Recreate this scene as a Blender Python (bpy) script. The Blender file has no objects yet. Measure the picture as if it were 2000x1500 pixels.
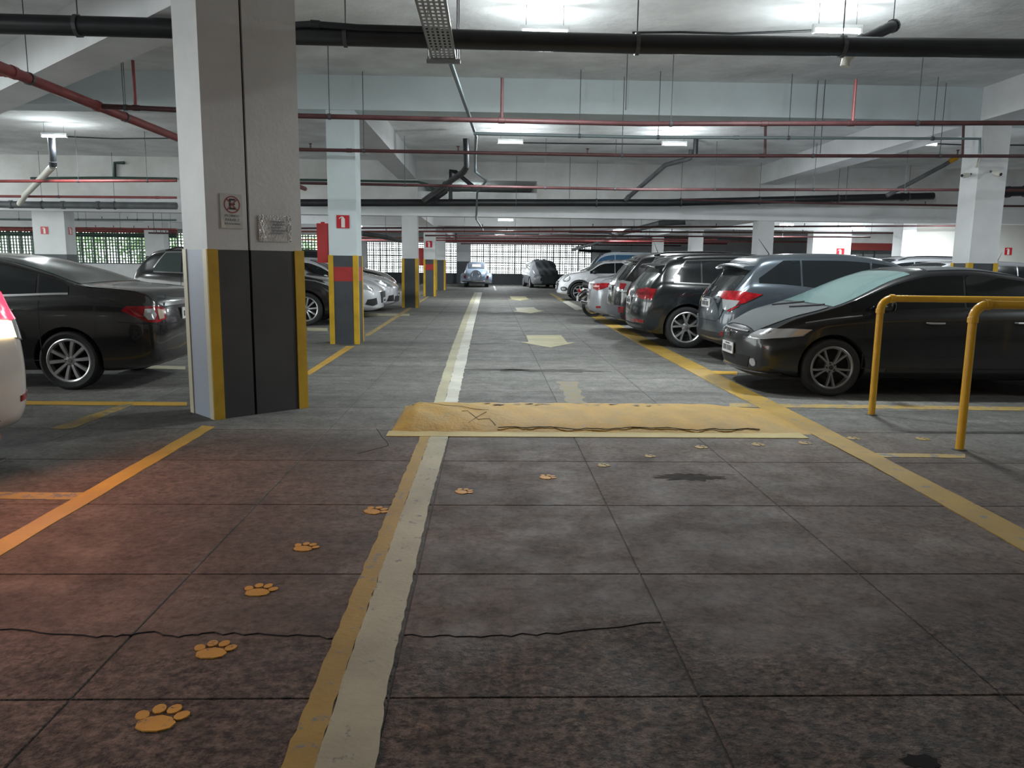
import bpy, bmesh, math, random
import numpy as np
from mathutils import Vector, Matrix
from mathutils.bvhtree import BVHTree
from mathutils.geometry import delaunay_2d_cdt
random.seed(7)
SC = bpy.context.scene
COL = SC.collection

# ---------------------------------------------------------------- camera
F = 1520.0; H = 1.42; VP = (955.0, 512.0); ROLL = 0.012      # focal length and vanishing point in a 2000 x 1500 frame
_v = Vector((VP[0]-1000, VP[1]-750, F)).normalized()
_a = Vector((1, ROLL, 0))
_n = _v.cross(_a).normalized()
if _n.y < 0: _n = -_n
_x = _n.cross(_v)
if _x.x < 0: _x = -_x
RW = Matrix((_x, _v, -_n))                                    # camera (right, down, forward) -> world
cd = bpy.data.cameras.new('camera'); cam = bpy.data.objects.new('camera', cd); COL.objects.link(cam)
cd.sensor_width = 36; cd.lens = 36*F/2000; cd.clip_end = 400
cam.matrix_world = Matrix.Translation((0, 0, H)) @ (RW @ Matrix(((1,0,0),(0,-1,0),(0,0,-1)))).to_4x4()
SC.camera = cam
def D(px, py, Y):
    r = RW @ Vector((px-1000, py-750, F)); t = Y/r.y
    return Vector((r.x*t, Y, H+r.z*t))
def G(px, py, z=0.0):
    r = RW @ Vector((px-1000, py-750, F)); t = (z-H)/r.z
    return Vector((r.x*t, r.y*t, z))

# ---------------------------------------------------------------- world and exposure
w = bpy.data.worlds.new('overcast_sky'); SC.world = w; w.use_nodes = True
bg = w.node_tree.nodes['Background']; bg.inputs[0].default_value = (0.93, 1.0, 0.985, 1); bg.inputs[1].default_value = 2.5
SC.view_settings.view_transform = 'Standard'; SC.view_settings.look = 'None'
SC.view_settings.gamma = 1; SC.view_settings.exposure = 0.92; SC.view_settings.use_curve_mapping = False
LAMP_W = 105.0                                                   # watts of one ceiling tube

# ---------------------------------------------------------------- materials
MATS = {}
def mat(name, col, rough=0.5, metal=0.0, coat=0.0, var=None, bump=None, emit=None, trans=0.0, spec=None, dirt=None):
    """var=(scale, amount[, colour2]) mottles the colour, bump=(scale, strength), dirt=(scale, threshold, colour)"""
    if name in MATS: return MATS[name]
    m = bpy.data.materials.new(name); m.use_nodes = True
    nt = m.node_tree; N = nt.nodes; L = nt.links; b = N['Principled BSDF']
    b.inputs['Base Color'].default_value = (*col, 1); b.inputs['Roughness'].default_value = rough
    b.inputs['Metallic'].default_value = metal; b.inputs['Coat Weight'].default_value = coat
    b.inputs['Coat Roughness'].default_value = 0.06
    if spec is not None: b.inputs['Specular IOR Level'].default_value = spec
    if trans: b.inputs['Transmission Weight'].default_value = trans
    if emit: b.inputs['Emission Color'].default_value = (*emit[0], 1); b.inputs['Emission Strength'].default_value = emit[1]
    pos = None
    if var or bump or dirt: pos = N.new('ShaderNodeNewGeometry')
    cur = None
    def noise(scale, detail=6, rg=0.6):
        t = N.new('ShaderNodeTexNoise'); t.inputs['Scale'].default_value = scale; t.inputs['Detail'].default_value = detail
        t.inputs['Roughness'].default_value = rg; L.new(pos.outputs['Position'], t.inputs['Vector']); return t
    if var:
        t = noise(var[0]); r = N.new('ShaderNodeValToRGB'); L.new(t.outputs['Fac'], r.inputs['Fac'])
        c2 = var[2] if len(var) > 2 else tuple(c*(1-var[1]) for c in col)
        c1 = tuple(min(1, c*(1+var[1]*0.5)) for c in col)
        r.color_ramp.elements[0].position = 0.34; r.color_ramp.elements[0].color = (*c2, 1)
        r.color_ramp.elements[1].position = 0.66; r.color_ramp.elements[1].color = (*c1, 1)
        cur = r.outputs['Color']
    if dirt:
        t = noise(dirt[0], 8, 0.7); r = N.new('ShaderNodeValToRGB'); L.new(t.outputs['Fac'], r.inputs['Fac'])
        r.color_ramp.elements[0].position = dirt[1]; r.color_ramp.elements[0].color = (0,0,0,1)
        r.color_ramp.elements[1].position = dirt[1]+0.05; r.color_ramp.elements[1].color = (1,1,1,1)
        mx = N.new('ShaderNodeMix'); mx.data_type = 'RGBA'; L.new(r.outputs['Color'], mx.inputs[0])
        if cur: L.new(cur, mx.inputs[6])
        else: mx.inputs[6].default_value = (*col, 1)
        mx.inputs[7].default_value = (*dirt[2], 1); cur = mx.outputs[2]
    if cur: L.new(cur, b.inputs['Base Color'])
    if bump:
        t = noise(bump[0], 5); bn = N.new('ShaderNodeBump'); bn.inputs['Strength'].default_value = bump[1]
        bn.inputs['Distance'].default_value = 0.02; L.new(t.outputs['Fac'], bn.inputs['Height']); L.new(bn.outputs['Normal'], b.inputs['Normal'])
    MATS[name] = m; return m

def floor_material(name, joints):
    m = bpy.data.materials.new(name); m.use_nodes = True
    nt = m.node_tree; N = nt.nodes; L = nt.links; b = N['Principled BSDF']
    pos = N.new('ShaderNodeNewGeometry'); P = pos.outputs['Position']
    def noise(scale, detail, rg=0.6, vec=P):
        t = N.new('ShaderNodeTexNoise'); t.inputs['Scale'].default_value = scale; t.inputs['Detail'].default_value = detail
        t.inputs['Roughness'].default_value = rg; L.new(vec, t.inputs['Vector']); return t.outputs['Fac']
    def ramp(f, p0, c0, p1, c1):
        r = N.new('ShaderNodeValToRGB'); L.new(f, r.inputs['Fac']); e = r.color_ramp.elements
        e[0].position = p0; e[0].color = (*c0, 1); e[1].position = p1; e[1].color = (*c1, 1); return r.outputs['Color']
    def mix(f, a, c, mode='MIX'):
        x = N.new('ShaderNodeMix'); x.data_type = 'RGBA'; x.blend_type = mode
        if isinstance(f, float): x.inputs[0].default_value = f
        else: L.new(f, x.inputs[0])
        L.new(a, x.inputs[6])
        if isinstance(c, tuple): x.inputs[7].default_value = (*c, 1)
        else: L.new(c, x.inputs[7])
        return x.outputs[2]
    st = N.new('ShaderNodeMapping'); st.inputs['Scale'].default_value = (0.35, 1.6, 1); L.new(P, st.inputs['Vector'])
    base = ramp(noise(0.9, 8, 0.62, st.outputs['Vector']), 0.28, (0.085, 0.085, 0.080), 0.72, (0.205, 0.20, 0.185))
    fine = ramp(noise(26, 6, 0.7), 0.3, (0.50, 0.50, 0.50), 0.7, (1.25, 1.25, 1.25))
    c = mix(1.0, base, fine, 'MULTIPLY')
    mid = ramp(noise(5.5, 7, 0.65), 0.32, (0.66, 0.66, 0.66), 0.66, (1.14, 1.14, 1.13)); c = mix(1.0, c, mid, 'MULTIPLY')
    blot = ramp(noise(2.3, 7, 0.7), 0.60, (0, 0, 0), 0.72, (0.75, 0.75, 0.75))
    c = mix(blot, c, (0.07, 0.066, 0.062))
    # coarse brown aggregate before the hump, its warmth partly brake light painted in
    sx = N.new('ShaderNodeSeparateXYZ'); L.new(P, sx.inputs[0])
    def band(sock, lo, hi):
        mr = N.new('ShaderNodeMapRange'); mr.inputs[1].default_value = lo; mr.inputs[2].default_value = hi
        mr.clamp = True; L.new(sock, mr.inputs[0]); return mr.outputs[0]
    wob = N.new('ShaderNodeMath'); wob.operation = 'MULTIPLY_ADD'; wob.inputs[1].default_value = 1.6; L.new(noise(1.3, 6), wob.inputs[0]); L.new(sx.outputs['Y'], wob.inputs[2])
    near_mask = band(wob.outputs[0], 7.6, 6.6)
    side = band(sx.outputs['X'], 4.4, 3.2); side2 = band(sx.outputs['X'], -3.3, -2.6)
    mu = N.new('ShaderNodeMath'); mu.operation = 'MULTIPLY'; L.new(near_mask, mu.inputs[0]); L.new(side, mu.inputs[1])
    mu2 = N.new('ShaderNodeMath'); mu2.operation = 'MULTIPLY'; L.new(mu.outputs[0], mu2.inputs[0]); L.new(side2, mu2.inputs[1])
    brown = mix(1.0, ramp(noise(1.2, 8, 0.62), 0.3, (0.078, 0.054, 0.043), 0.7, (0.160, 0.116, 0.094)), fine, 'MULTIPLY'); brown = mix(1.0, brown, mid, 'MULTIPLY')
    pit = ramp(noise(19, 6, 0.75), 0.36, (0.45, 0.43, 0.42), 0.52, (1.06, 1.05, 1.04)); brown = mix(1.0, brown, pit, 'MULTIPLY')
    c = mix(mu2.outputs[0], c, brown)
    coarse = band(wob.outputs[0], 3.75, 3.45)
    grit_c = ramp(noise(24, 5, 0.75), 0.40, (0.16, 0.145, 0.135), 0.58, (1.3, 1.25, 1.2))
    c = mix(coarse, c, mix(1.0, c, grit_c, 'MULTIPLY'))
    vor = N.new('ShaderNodeTexVoronoi'); vor.inputs['Scale'].default_value = 3.0; L.new(P, vor.inputs['Vector'])
    spk = ramp(vor.outputs['Distance'], 0.03, (1, 1, 1), 0.045, (0, 0, 0))
    c = mix(spk, c, (0.055, 0.05, 0.048))
    if joints:
        for ax, off in (('Y', 2.38), ('X', 0.71)):
            a = N.new('ShaderNodeMath'); a.operation = 'ADD'; a.inputs[1].default_value = 103.0-off+0.515; L.new(sx.outputs[ax], a.inputs[0])
            d = N.new('ShaderNodeMath'); d.operation = 'PINGPONG'; d.inputs[1].default_value = 0.515; L.new(a.outputs[0], d.inputs[0])
            g = N.new('ShaderNodeMath'); g.operation = 'GREATER_THAN'; g.inputs[1].default_value = 0.508; L.new(d.outputs[0], g.inputs[0])
            c = mix(g.outputs[0], c, (0.05, 0.048, 0.045))
    else:                                             # every slab cured a little differently
        oi = N.new('ShaderNodeObjectInfo'); c = mix(1.0, c, ramp(oi.outputs['Random'], 0.0, (0.86, 0.86, 0.86), 1.0, (1.12, 1.115, 1.10)), 'MULTIPLY')
    L.new(c, b.inputs['Base Color'])
    rr = ramp(noise(3.1, 5), 0.3, (0.58,)*3, 0.7, (0.85,)*3); L.new(rr, b.inputs['Roughness']); b.inputs['Specular IOR Level'].default_value = 0.35
    bn = N.new('ShaderNodeBump'); bn.inputs['Distance'].default_value = 0.012
    hm = N.new('ShaderNodeMath'); hm.operation = 'MULTIPLY_ADD'; hm.inputs[1].default_value = 0.9; hm.inputs[2].default_value = 0.25; L.new(coarse, hm.inputs[0])
    L.new(hm.outputs[0], bn.inputs['Strength']); L.new(noise(30, 5, 0.7), bn.inputs['Height']); L.new(bn.outputs['Normal'], b.inputs['Normal'])
    return m

def worn_paint(name, col, bare=(0.15, 0.145, 0.135), thr=0.60, scale=6.0, rough=0.6, col2=None):
    return mat(name, col, rough, var=(1.7, 0.22) if not col2 else (1.7, 0, col2), dirt=(scale, thr, bare), bump=(40, 0.15))

M = dict(
 white=mat('white_wall_paint', (0.84, 0.85, 0.87), 0.7, var=(0.8, 0.10), bump=(9, 0.12)),
 ceil=mat('rough_white_ceiling', (0.80, 0.815, 0.82), 0.8, var=(1.1, 0.20), bump=(4.5, 1.0)),
 beam=mat('pale_blue_beam_paint', (0.68, 0.76, 0.79), 0.7, var=(0.9, 0.10), bump=(12, 0.12)),
 stain=mat('stained_white_wall', (0.76, 0.77, 0.77), 0.75, var=(0.6, 0.22, (0.60, 0.59, 0.56)), bump=(9, 0.15)),
 dado=mat('dark_grey_dado_paint', (0.062, 0.070, 0.080), 0.55, var=(2.0, 0.2)),
 dado2=mat('charcoal_dado_paint', (0.062, 0.062, 0.066), 0.55, var=(2.0, 0.2)),
 cshaft=mat('grey_white_column_paint', (0.68, 0.69, 0.70), 0.7, var=(1.5, 0.08), bump=(18, 0.12)),
 guard=mat('yellow_guard_paint', (0.62, 0.38, 0.022), 0.5, var=(3, 0.2), dirt=(7, 0.70, (0.06, 0.05, 0.03))),
 redp=mat('red_band_paint', (0.40, 0.035, 0.035), 0.5, var=(3, 0.2)),
 sgnred=mat('red_sign_plastic', (0.50, 0.02, 0.035), 0.4),
 sgnwht=mat('white_sign_plastic', (0.75, 0.74, 0.68), 0.45),
 black=mat('black_drain_plastic', (0.018, 0.020, 0.024), 0.42, var=(3, 0.3)),
 grey=mat('grey_drain_plastic', (0.12, 0.13, 0.14), 0.45, var=(3, 0.3)),
 redpipe=mat('red_sprinkler_pipe', (0.27, 0.055, 0.055), 0.45, var=(4, 0.25)),
 brnpipe=mat('dusty_red_brown_pipe', (0.085, 0.030, 0.032), 0.55, var=(4, 0.3)),
 greenpipe=mat('dark_green_pipe', (0.03, 0.07, 0.055), 0.5),
 conduit=mat('grey_green_conduit', (0.17, 0.21, 0.22), 0.5, metal=0.3),
 rod=mat('thin_steel_rod', (0.10, 0.10, 0.11), 0.5, metal=0.4),
 pvc=mat('white_pvc', (0.66, 0.65, 0.58), 0.4),
 galv=mat('galvanised_steel', (0.34, 0.35, 0.36), 0.5, metal=0.6),
 dark=mat('dark_gap', (0.012, 0.012, 0.013), 0.9),
 yellow=worn_paint('yellow_line_paint', (0.46, 0.27, 0.035), thr=0.64),
 yellow2=worn_paint('faded_yellow_line_paint', (0.34, 0.235, 0.065), thr=0.53, scale=9),
 yellow3=worn_paint('dull_yellow_edge_paint', (0.33, 0.205, 0.028), thr=0.575, scale=10),
 cream=worn_paint('cream_white_line_paint', (0.36, 0.33, 0.22), thr=0.60, scale=11),
 white2=worn_paint('white_line_paint', (0.47, 0.46, 0.40), thr=0.64),
 ghost=worn_paint('ghost_yellow_paint', (0.20, 0.165, 0.085), thr=0.50, scale=8),
 arrowp=worn_paint('pale_yellow_arrow_paint', (0.40, 0.36, 0.21), thr=0.63),
 pawp=worn_paint('amber_paw_paint', (0.56, 0.27, 0.025), bare=(0.10, 0.085, 0.075), thr=0.60, scale=30),
 hump=mat('worn_yellow_hump_paint', (0.45, 0.255, 0.028), 0.6, var=(5.0, 0, (0.35, 0.22, 0.042)), dirt=(9, 0.62, (0.25, 0.22, 0.16)), bump=(30, 0.4)),
 rail=mat('glossy_yellow_rail_paint', (0.62, 0.33, 0.012), 0.35, coat=0.3, var=(5, 0.12)),
 tire=mat('tyre_rubber', (0.016, 0.016, 0.017), 0.75),
 alloy=mat('silver_alloy', (0.52, 0.52, 0.53), 0.32, metal=0.7),
 dalloy=mat('dull_grey_alloy', (0.26, 0.26, 0.27), 0.38, metal=0.6),
 chrome=mat('chrome_trim', (0.75, 0.75, 0.76), 0.15, metal=1.0),
 glass=mat('dark_tinted_glass', (0.010, 0.013, 0.015), 0.07, coat=0.4),
 glassg=mat('grey_green_glass', (0.055, 0.075, 0.072), 0.12, coat=0.5),
 glassw=mat('sunshade_backed_glass', (0.13, 0.20, 0.195), 0.16, coat=0.5),
 trim=mat('black_plastic_trim', (0.022, 0.022, 0.024), 0.6),
 tail=mat('red_tail_lens', (0.30, 0.008, 0.014), 0.12, coat=1.0, var=(14, 0.5)),
 clear=mat('clear_lamp_lens', (0.50, 0.52, 0.53), 0.12, metal=0.55, coat=0.8),
 amber=mat('amber_lamp_lens', (0.42, 0.33, 0.25), 0.15, coat=0.8),
 plate=mat('plate_white', (0.62, 0.62, 0.62), 0.4),
 ink=mat('dark_print', (0.03, 0.03, 0.035), 0.6),
)

# ---------------------------------------------------------------- helpers
def obj(name, me, m=None, parent=None, loc=None, rotz=None):
    o = bpy.data.objects.new(name, me); COL.objects.link(o)
    if m is not None and not me.materials: me.materials.append(m)
    if parent is not None: o.parent = parent
    if loc is not None: o.location = loc
    if rotz is not None: o.rotation_euler = (0, 0, rotz)
    return o
def tag(o, label, cat, group=None):
    o['label'] = label; o['category'] = cat
    if group: o['group'] = group
    return o
def struct(o): o['kind'] = 'structure'; return o
def thing(name, label, cat, loc=(0,0,0), rotz=0.0, group=None):
    o = bpy.data.objects.new(name, None); COL.objects.link(o); o.empty_display_size = 0.2
    o.location = loc; o.rotation_euler = (0, 0, rotz); return tag(o, label, cat, group)
def mesh_from(vs, fs, smooth=False):
    me = bpy.data.meshes.new('mesh'); me.from_pydata([tuple(v) for v in vs], [], fs); me.update()
    if smooth: me.polygons.foreach_set('use_smooth', [True]*len(me.polygons))
    return me
class MB:
    def __init__(s): s.v = []; s.f = []
    def add(s, vs, fs):
        k = len(s.v); s.v += [Vector(v) for v in vs]; s.f += [tuple(i+k for i in f) for f in fs]; return s
    def box(s, lo, hi, mtx=None, ch=0.0):
        (x0,y0,z0),(x1,y1,z1) = lo, hi
        vs = [(x0,y0,z0),(x1,y0,z0),(x1,y1,z0),(x0,y1,z0),(x0,y0,z1),(x1,y0,z1),(x1,y1,z1),(x0,y1,z1)]
        fs = [(0,3,2,1),(4,5,6,7),(0,1,5,4),(1,2,6,5),(2,3,7,6),(3,0,4,7)]
        if ch:
            vs = vs[:4] + [(x0,y0,z1-ch),(x1,y0,z1-ch),(x1,y1,z1-ch),(x0,y1,z1-ch),(x0+ch,y0+ch,z1),(x1-ch,y0+ch,z1),(x1-ch,y1-ch,z1),(x0+ch,y1-ch,z1)]
            fs = [(0,3,2,1),(8,9,10,11)] + [f for i in range(4) for j in [(i+1)%4] for f in ((i,j,j+4,i+4),(i+4,j+4,j+8,i+8))]
        if mtx: vs = [mtx @ Vector(v) for v in vs]
        return s.add(vs, fs)
    def tube(s, pts, r, n=12, caps=True):
        pts = [Vector(p) for p in pts]; rs = r if isinstance(r, (list, tuple)) else [r]*len(pts); k = len(s.v)
        up = Vector((0,0,1)); ref = None
        for i, p in enumerate(pts):
            d0 = (p-pts[i-1]).normalized() if i else None; d1 = (pts[i+1]-p).normalized() if i < len(pts)-1 else None
            t = d0 if d1 is None else d1 if d0 is None else (d0+d1)
            if t.length < 1e-6: t = d0
            t = t.normalized(); sc = 1.0
            if d0 is not None and d1 is not None: sc = 1/max(0.5, t.dot(d1))
            if ref is None:
                ref = up if abs(t.dot(up)) < 0.9 else Vector((1,0,0))
            a = (ref - t*ref.dot(t)).normalized(); b = t.cross(a); ref = a
            dm = (d1 if d1 is not None else d0)
            for j in range(n):
                an = 2*math.pi*j/n; o = a*math.cos(an)+b*math.sin(an)
                s.v.append(p + o*rs[i])
        for i in range(len(pts)-1):
            for j in range(n):
                q = (j+1) % n; s.f.append((k+i*n+j, k+i*n+q, k+(i+1)*n+q, k+(i+1)*n+j))
        if caps:
            s.f.append(tuple(k+j for j in reversed(range(n)))); e = k+(len(pts)-1)*n; s.f.append(tuple(e+j for j in range(n)))
        return s
    def lathe(s, prof, n=32, mtx=None, closed=False):
        """prof = [(radius, height)] about local Z"""
        k = len(s.v); m_ = len(prof)
        for (r, h) in prof:
            for j in range(n):
                a = 2*math.pi*j/n; v = Vector((r*math.cos(a), r*math.sin(a), h)); s.v.append(mtx @ v if mtx else v)
        rng = range(m_) if closed else range(m_-1)
        for i in rng:
            for j in range(n):
                q = (j+1) % n; i2 = (i+1) % m_; s.f.append((k+i*n+j, k+i*n+q, k+i2*n+q, k+i2*n+j))
        return s
    def prism(s, poly, h, mtx=None, z=0.0):
        n = len(poly); vs = [Vector((x, y, z)) for x, y in poly] + [Vector((x, y, z+h)) for x, y in poly]
        if mtx: vs = [mtx @ v for v in vs]
        return s.add(vs, [tuple(reversed(range(n))), tuple(range(n, 2*n))] + [(i, (i+1)%n, n+(i+1)%n, n+i) for i in range(n)])
    def mesh(s, smooth=False): return mesh_from(s.v, s.f, smooth)
    def build(s, name, m, parent=None, smooth=False, loc=None, rotz=None): return obj(name, s.mesh(smooth), m, parent, loc, rotz)
def soft(o, ang=40):
    o.data.polygons.foreach_set('use_smooth', [True]*len(o.data.polygons)); o.data.set_sharp_from_angle(angle=math.radians(ang)); return o
def text_mesh(s, size, m, parent, mtx, name='lettering', ext=0.0006, align='CENTER', bold=0.0):
    c = bpy.data.curves.new('t', 'FONT'); c.body = s; c.size = size; c.extrude = ext; c.align_x = align; c.align_y = 'CENTER'; c.offset = bold; c.resolution_u = 3
    t = bpy.data.objects.new('t', c); COL.objects.link(t)
    me = bpy.data.meshes.new_from_object(t.evaluated_get(bpy.context.evaluated_depsgraph_get()))
    bpy.data.objects.remove(t); me.materials.clear(); me.transform(mtx)
    return obj(name, me, m, parent)

# ================================================================ THE SETTING
CEIL = 4.40; BEAM = 3.86; LOWB = 2.78; LOWC = 3.22
ROW = [13.40, 24.20, 32.2, 39.5]             # column rows along the aisle
XL0, XL1, YB, YF = -30.0, 24.0, -13.0, 53.0
SX = [0.71+1.03*k for k in range(-8, 8)]; SY = [2.38+1.03*k for k in range(-2, 12)]
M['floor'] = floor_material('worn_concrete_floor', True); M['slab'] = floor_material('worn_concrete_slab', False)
b = MB(); x0, x1, y0, y1 = SX[0], SX[-1], SY[0], SY[-1]
b.box((XL0-6, YB-3, -0.15), (x0, YF+6, 0)); b.box((x1, YB-3, -0.15), (XL1+3, YF+6, 0)); b.box((x0, YB-3, -0.15), (x1, y0, 0)); b.box((x0, y1, -0.15), (x1, YF+6, 0))
b.box((x0, y0, -0.15), (x1, y1, -0.004))
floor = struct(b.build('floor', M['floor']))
g = 0.003
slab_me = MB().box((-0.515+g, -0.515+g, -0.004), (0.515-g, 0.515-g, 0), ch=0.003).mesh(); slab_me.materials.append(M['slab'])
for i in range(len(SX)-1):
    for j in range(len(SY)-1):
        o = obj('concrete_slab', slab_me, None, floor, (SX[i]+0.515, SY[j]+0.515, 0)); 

# ceiling: the tall bay in front, the lower deck beyond
struct(MB().box((-17.5, YB, CEIL), (XL1, ROW[1]+0.1, CEIL+0.3)).build('ceiling', M['ceil']))
struct(MB().box((-17.5, YB-0.3, 0), (XL1, YB, CEIL+0.3)).build('wall_sky_block', M['cshaft']))  # unseen wall added to shut out sky light behind the camera
struct(MB().box((XL0, ROW[1]+0.1, LOWC), (XL1, 42.3, LOWC+0.3)).build('ceiling.001', M['ceil']))
struct(MB().box((-8.3, 42.3, LOWC), (XL1, YF+1, LOWC+0.3)).build('ceiling.002', M['ceil']))
# drop wall between the two ceilings with a recess that opens above the beam
nx0, nx1 = D(815, 360, 24.1).x, D(1050, 360, 24.1).x; nz0, nz1 = D(900, 386, 24.1).z, D(900, 351, 24.1).z
b = MB(); yA, yB = ROW[1], ROW[1]+0.3
b.box((XL0, yA, LOWB+0.4), (nx0, yB, CEIL)); b.box((nx1, yA, LOWB+0.4), (XL1, yB, CEIL)); b.box((nx0, yA, nz1), (nx1, yB, CEIL)); b.box((nx0, yA, LOWB+0.4), (nx1, yB, nz0))
b.box((nx0-0.1, yB, nz1), (nx1+0.1, yB+5, nz1+0.1)); b.box((nx0-0.1, yB+5, nz0-0.1), (nx1+0.1, yB+5.1, nz1+0.1)); b.box((nx0-0.1, yB, nz0-0.1), (nx0, yB+5, nz1)); b.box((nx1, yB, nz0-0.1), (nx1+0.1, yB+5, nz1))
struct(b.build('wall_drop', M['stain']))

def beam(lo, hi, label, m='beam'):
    return tag(MB().box(lo, hi).build('ceiling_beam', M[m]), label, 'beam')
def obeam(a, c, wd, z0, z1, label, m='beam'):
    a, c = Vector(a), Vector(c); d = (c-a).normalized(); n = Vector((-d.y, d.x))*wd/2
    return tag(MB().prism([tuple(a-n), tuple(c-n), tuple(c+n), tuple(a+n)], z1-z0, z=z0).build('ceiling_beam', M[m]), label, 'beam')
beam((-17.5, 13.36, BEAM), (XL1, 13.95, CEIL), 'wide pale blue ceiling beam crossing above the extinguisher sign column')
beam((XL0, ROW[1]-0.05, LOWB), (XL1, ROW[1]+0.45, LOWB+0.42), 'long low white beam crossing the aisle behind the second black pipe', 'white')
RC = [D(1904, 400, 13.36).x, D(1960, 400, 13.36).x]
RX = RC[0]+0.25                                # centre line of the right-hand columns
beam((RX-0.3, 13.95, BEAM), (RX+0.3, ROW[1], CEIL), 'white ceiling beam running along the right-hand columns', 'white')
beam((RX-0.3, 4.0, BEAM), (RX+0.3, 13.36, CEIL), 'white ceiling beam at the upper right corner, nearest the camera', 'white')
beam((-2.75, 13.95, BEAM), (-2.2, ROW[1], CEIL), 'grey ceiling beam running back from the extinguisher sign column', 'cshaft')
beam((RX-0.3, ROW[1]+0.45, LOWB+0.05), (RX+0.3, YF, LOWC), 'white low beam over the far right-hand columns', 'white')
beam((-2.75, ROW[1]+0.45, LOWB+0.05), (-2.2, YF, LOWC), 'white low beam over the far left-hand columns', 'white')
for yy, lab in ((ROW[2], 'white low beam crossing the aisle at the first row behind the drop wall'), (ROW[3], 'white low beam crossing the aisle at the farthest column row')):
    beam((XL0, yy, LOWB+0.08), (XL1, yy+0.5, LOWC), lab, 'white')
obeam((2.9, 42.5), (7.7, 24.7), 0.5, LOWB+0.1, LOWC, 'white slanting beam under the low ceiling right of the aisle', 'white')
obeam((-2.2, 7.6), (-9.0, 14.4), 0.55, BEAM-0.02, CEIL, 'white diagonal beam leaving the big split column to the left', 'white')
obeam((-2.2, 4.0), (-11.0, 12.8), 0.55, BEAM+0.1, CEIL, 'grey diagonal beam at the upper left corner of the picture', 'white')

# far facades -------------------------------------------------------------
def facade(nm, x0, x1, y, zb, zt, pitch, coarse, m_bar, m_fine, wall_m='dado', hz=5):
    """a parapet and a block grille set above it: coarse bars as parts, the fine lattice as one piece"""
    p = struct(MB().box((x0, y-0.02, zb), (x1, y+0.25, zb+0.05)).build(nm, M['dado']))
    bar = MB().box((-0.022, -0.03, 0), (0.022, 0.06, zt-zb)).mesh(); bar.materials.append(m_bar)
    n = int((x1-x0)/coarse)
    for i in range(n+1): obj('upright_bar', bar, None, p, (x0+i*coarse, y, zb))
    hb = MB().box((x0, -0.03, -0.02), (x1, 0.06, 0.02)).mesh(); hb.materials.append(m_bar)
    for k in range(1, hz+1): obj('cross_bar', hb, None, p, (0, y, zb+(zt-zb)*k/(hz+0.3)))
    f = MB(); t = 0.021
    for i in range(int((x1-x0)/pitch)+1): f.box((x0+i*pitch-t, y+0.08, zb), (x0+i*pitch+t, y+0.18, zt))
    for k in range(int((zt-zb)/pitch)+1): f.box((x0, y+0.08, zb+k*pitch-t), (x1, y+0.16, zb+k*pitch+t))
    fo = f.build('block_lattice', m_fine, p); fo['kind'] = 'stuff'
    return p
bar_m = mat('dark_grille_bar', (0.05, 0.06, 0.065), 0.6); lat_m = mat('pale_lattice', (0.55, 0.62, 0.60), 0.7); lat_g = mat('green_grey_lattice', (0.16, 0.22, 0.19), 0.7)
YW = 52.0
GX0, GX1 = D(740, 500, YW).x, D(1156, 500, YW).x
PX0, PX1 = D(893, 500, YW).x, D(919, 500, YW).x
zb, zt = D(1000, 536, YW).z, 2.62
struct(MB().box((-8.3, YW-0.05, 0), (XL1, YW+0.3, zb)).build('wall_back', M['dado']))
struct(MB().box((GX1, YW-0.05, zb), (XL1, YW+0.3, LOWC)).build('wall_back.001', M['white']))
struct(MB().box((-8.3, YW-0.05, zt), (GX1, YW+0.3, LOWC)).build('wall_back.002', M['white']))
bp = struct(MB().box((PX0, YW-0.6, 1.45), (PX1, YW-0.05, LOWC)).build('wall_back.003', M['cshaft'])); MB().box((PX0-0.01, YW-0.61, 0), (PX1+0.01, YW-0.05, 1.45)).build('dado', M['dado'], bp)
facade('window_1', PX1, GX1, YW, zb, zt, 0.145, 0.42, bar_m, lat_m)
facade('window_2', -8.0, PX0, YW, zb, zt, 0.145, 0.42, bar_m, lat_m)
struct(MB().box((-8.3, 42.0, 0), (-8.0, YW, LOWC)).build('wall_left', M['white']))
YG = 42.0
struct(MB().box((XL0, YG, 0), (-8.3, YG+0.25, 1.1)).build('wall_left.001', M['white']))
struct(MB().box((XL0, YG, 2.72), (-8.3, YG+0.25, LOWC)).build('wall_left.002', M['stain']))
facade('window_3', XL0, -8.3, YG, 1.1, 2.72, 0.155, 0.62, mat('green_grey_bar', (0.10, 0.15, 0.12), 0.6), lat_g)
# right-hand back rooms
YR = 27.5
struct(MB().box((D(1770, 470, YR).x, YR, 0), (XL1, YR+0.3, LOWC)).build('wall_right', mat('cream_white_wall', (0.60, 0.59, 0.56), 0.8, var=(0.8, 0.08), bump=(9, 0.1))))
struct(MB().box((D(1752, 470, YR).x, YR-0.35, 0), (D(1778, 470, YR).x, YR+0.3, LOWC)).build('wall_right.001', M['white']))
YS = 36.0
struct(MB().box((D(1600, 470, YS).x, YS, 0), (XL1, YS+0.3, LOWC)).build('wall_right.002', mat('pale_blue_wall', (0.50, 0.58, 0.61), 0.7)))
struct(MB().box((D(1588, 470, 33).x, 33, 0), (D(1663, 470, 33).x, 33.6, LOWC)).build('wall_right.003', M['white']))
struct(MB().box((XL1, YB, 0), (XL1+0.3, YW, CEIL)).build('wall_right.004', M['white']))
tag(MB().box((D(1660, 480, 34.5).x, 34.4, D(1700, 489, 34.5).z), (D(1770, 480, 34.5).x, 34.7, D(1700, 475, 34.5).z)).build('roller_door_header', mat('dull_red_header', (0.30, 0.05, 0.045), 0.6)), 'dull red roller door header box at the right-hand back rooms', 'door header')
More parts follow.
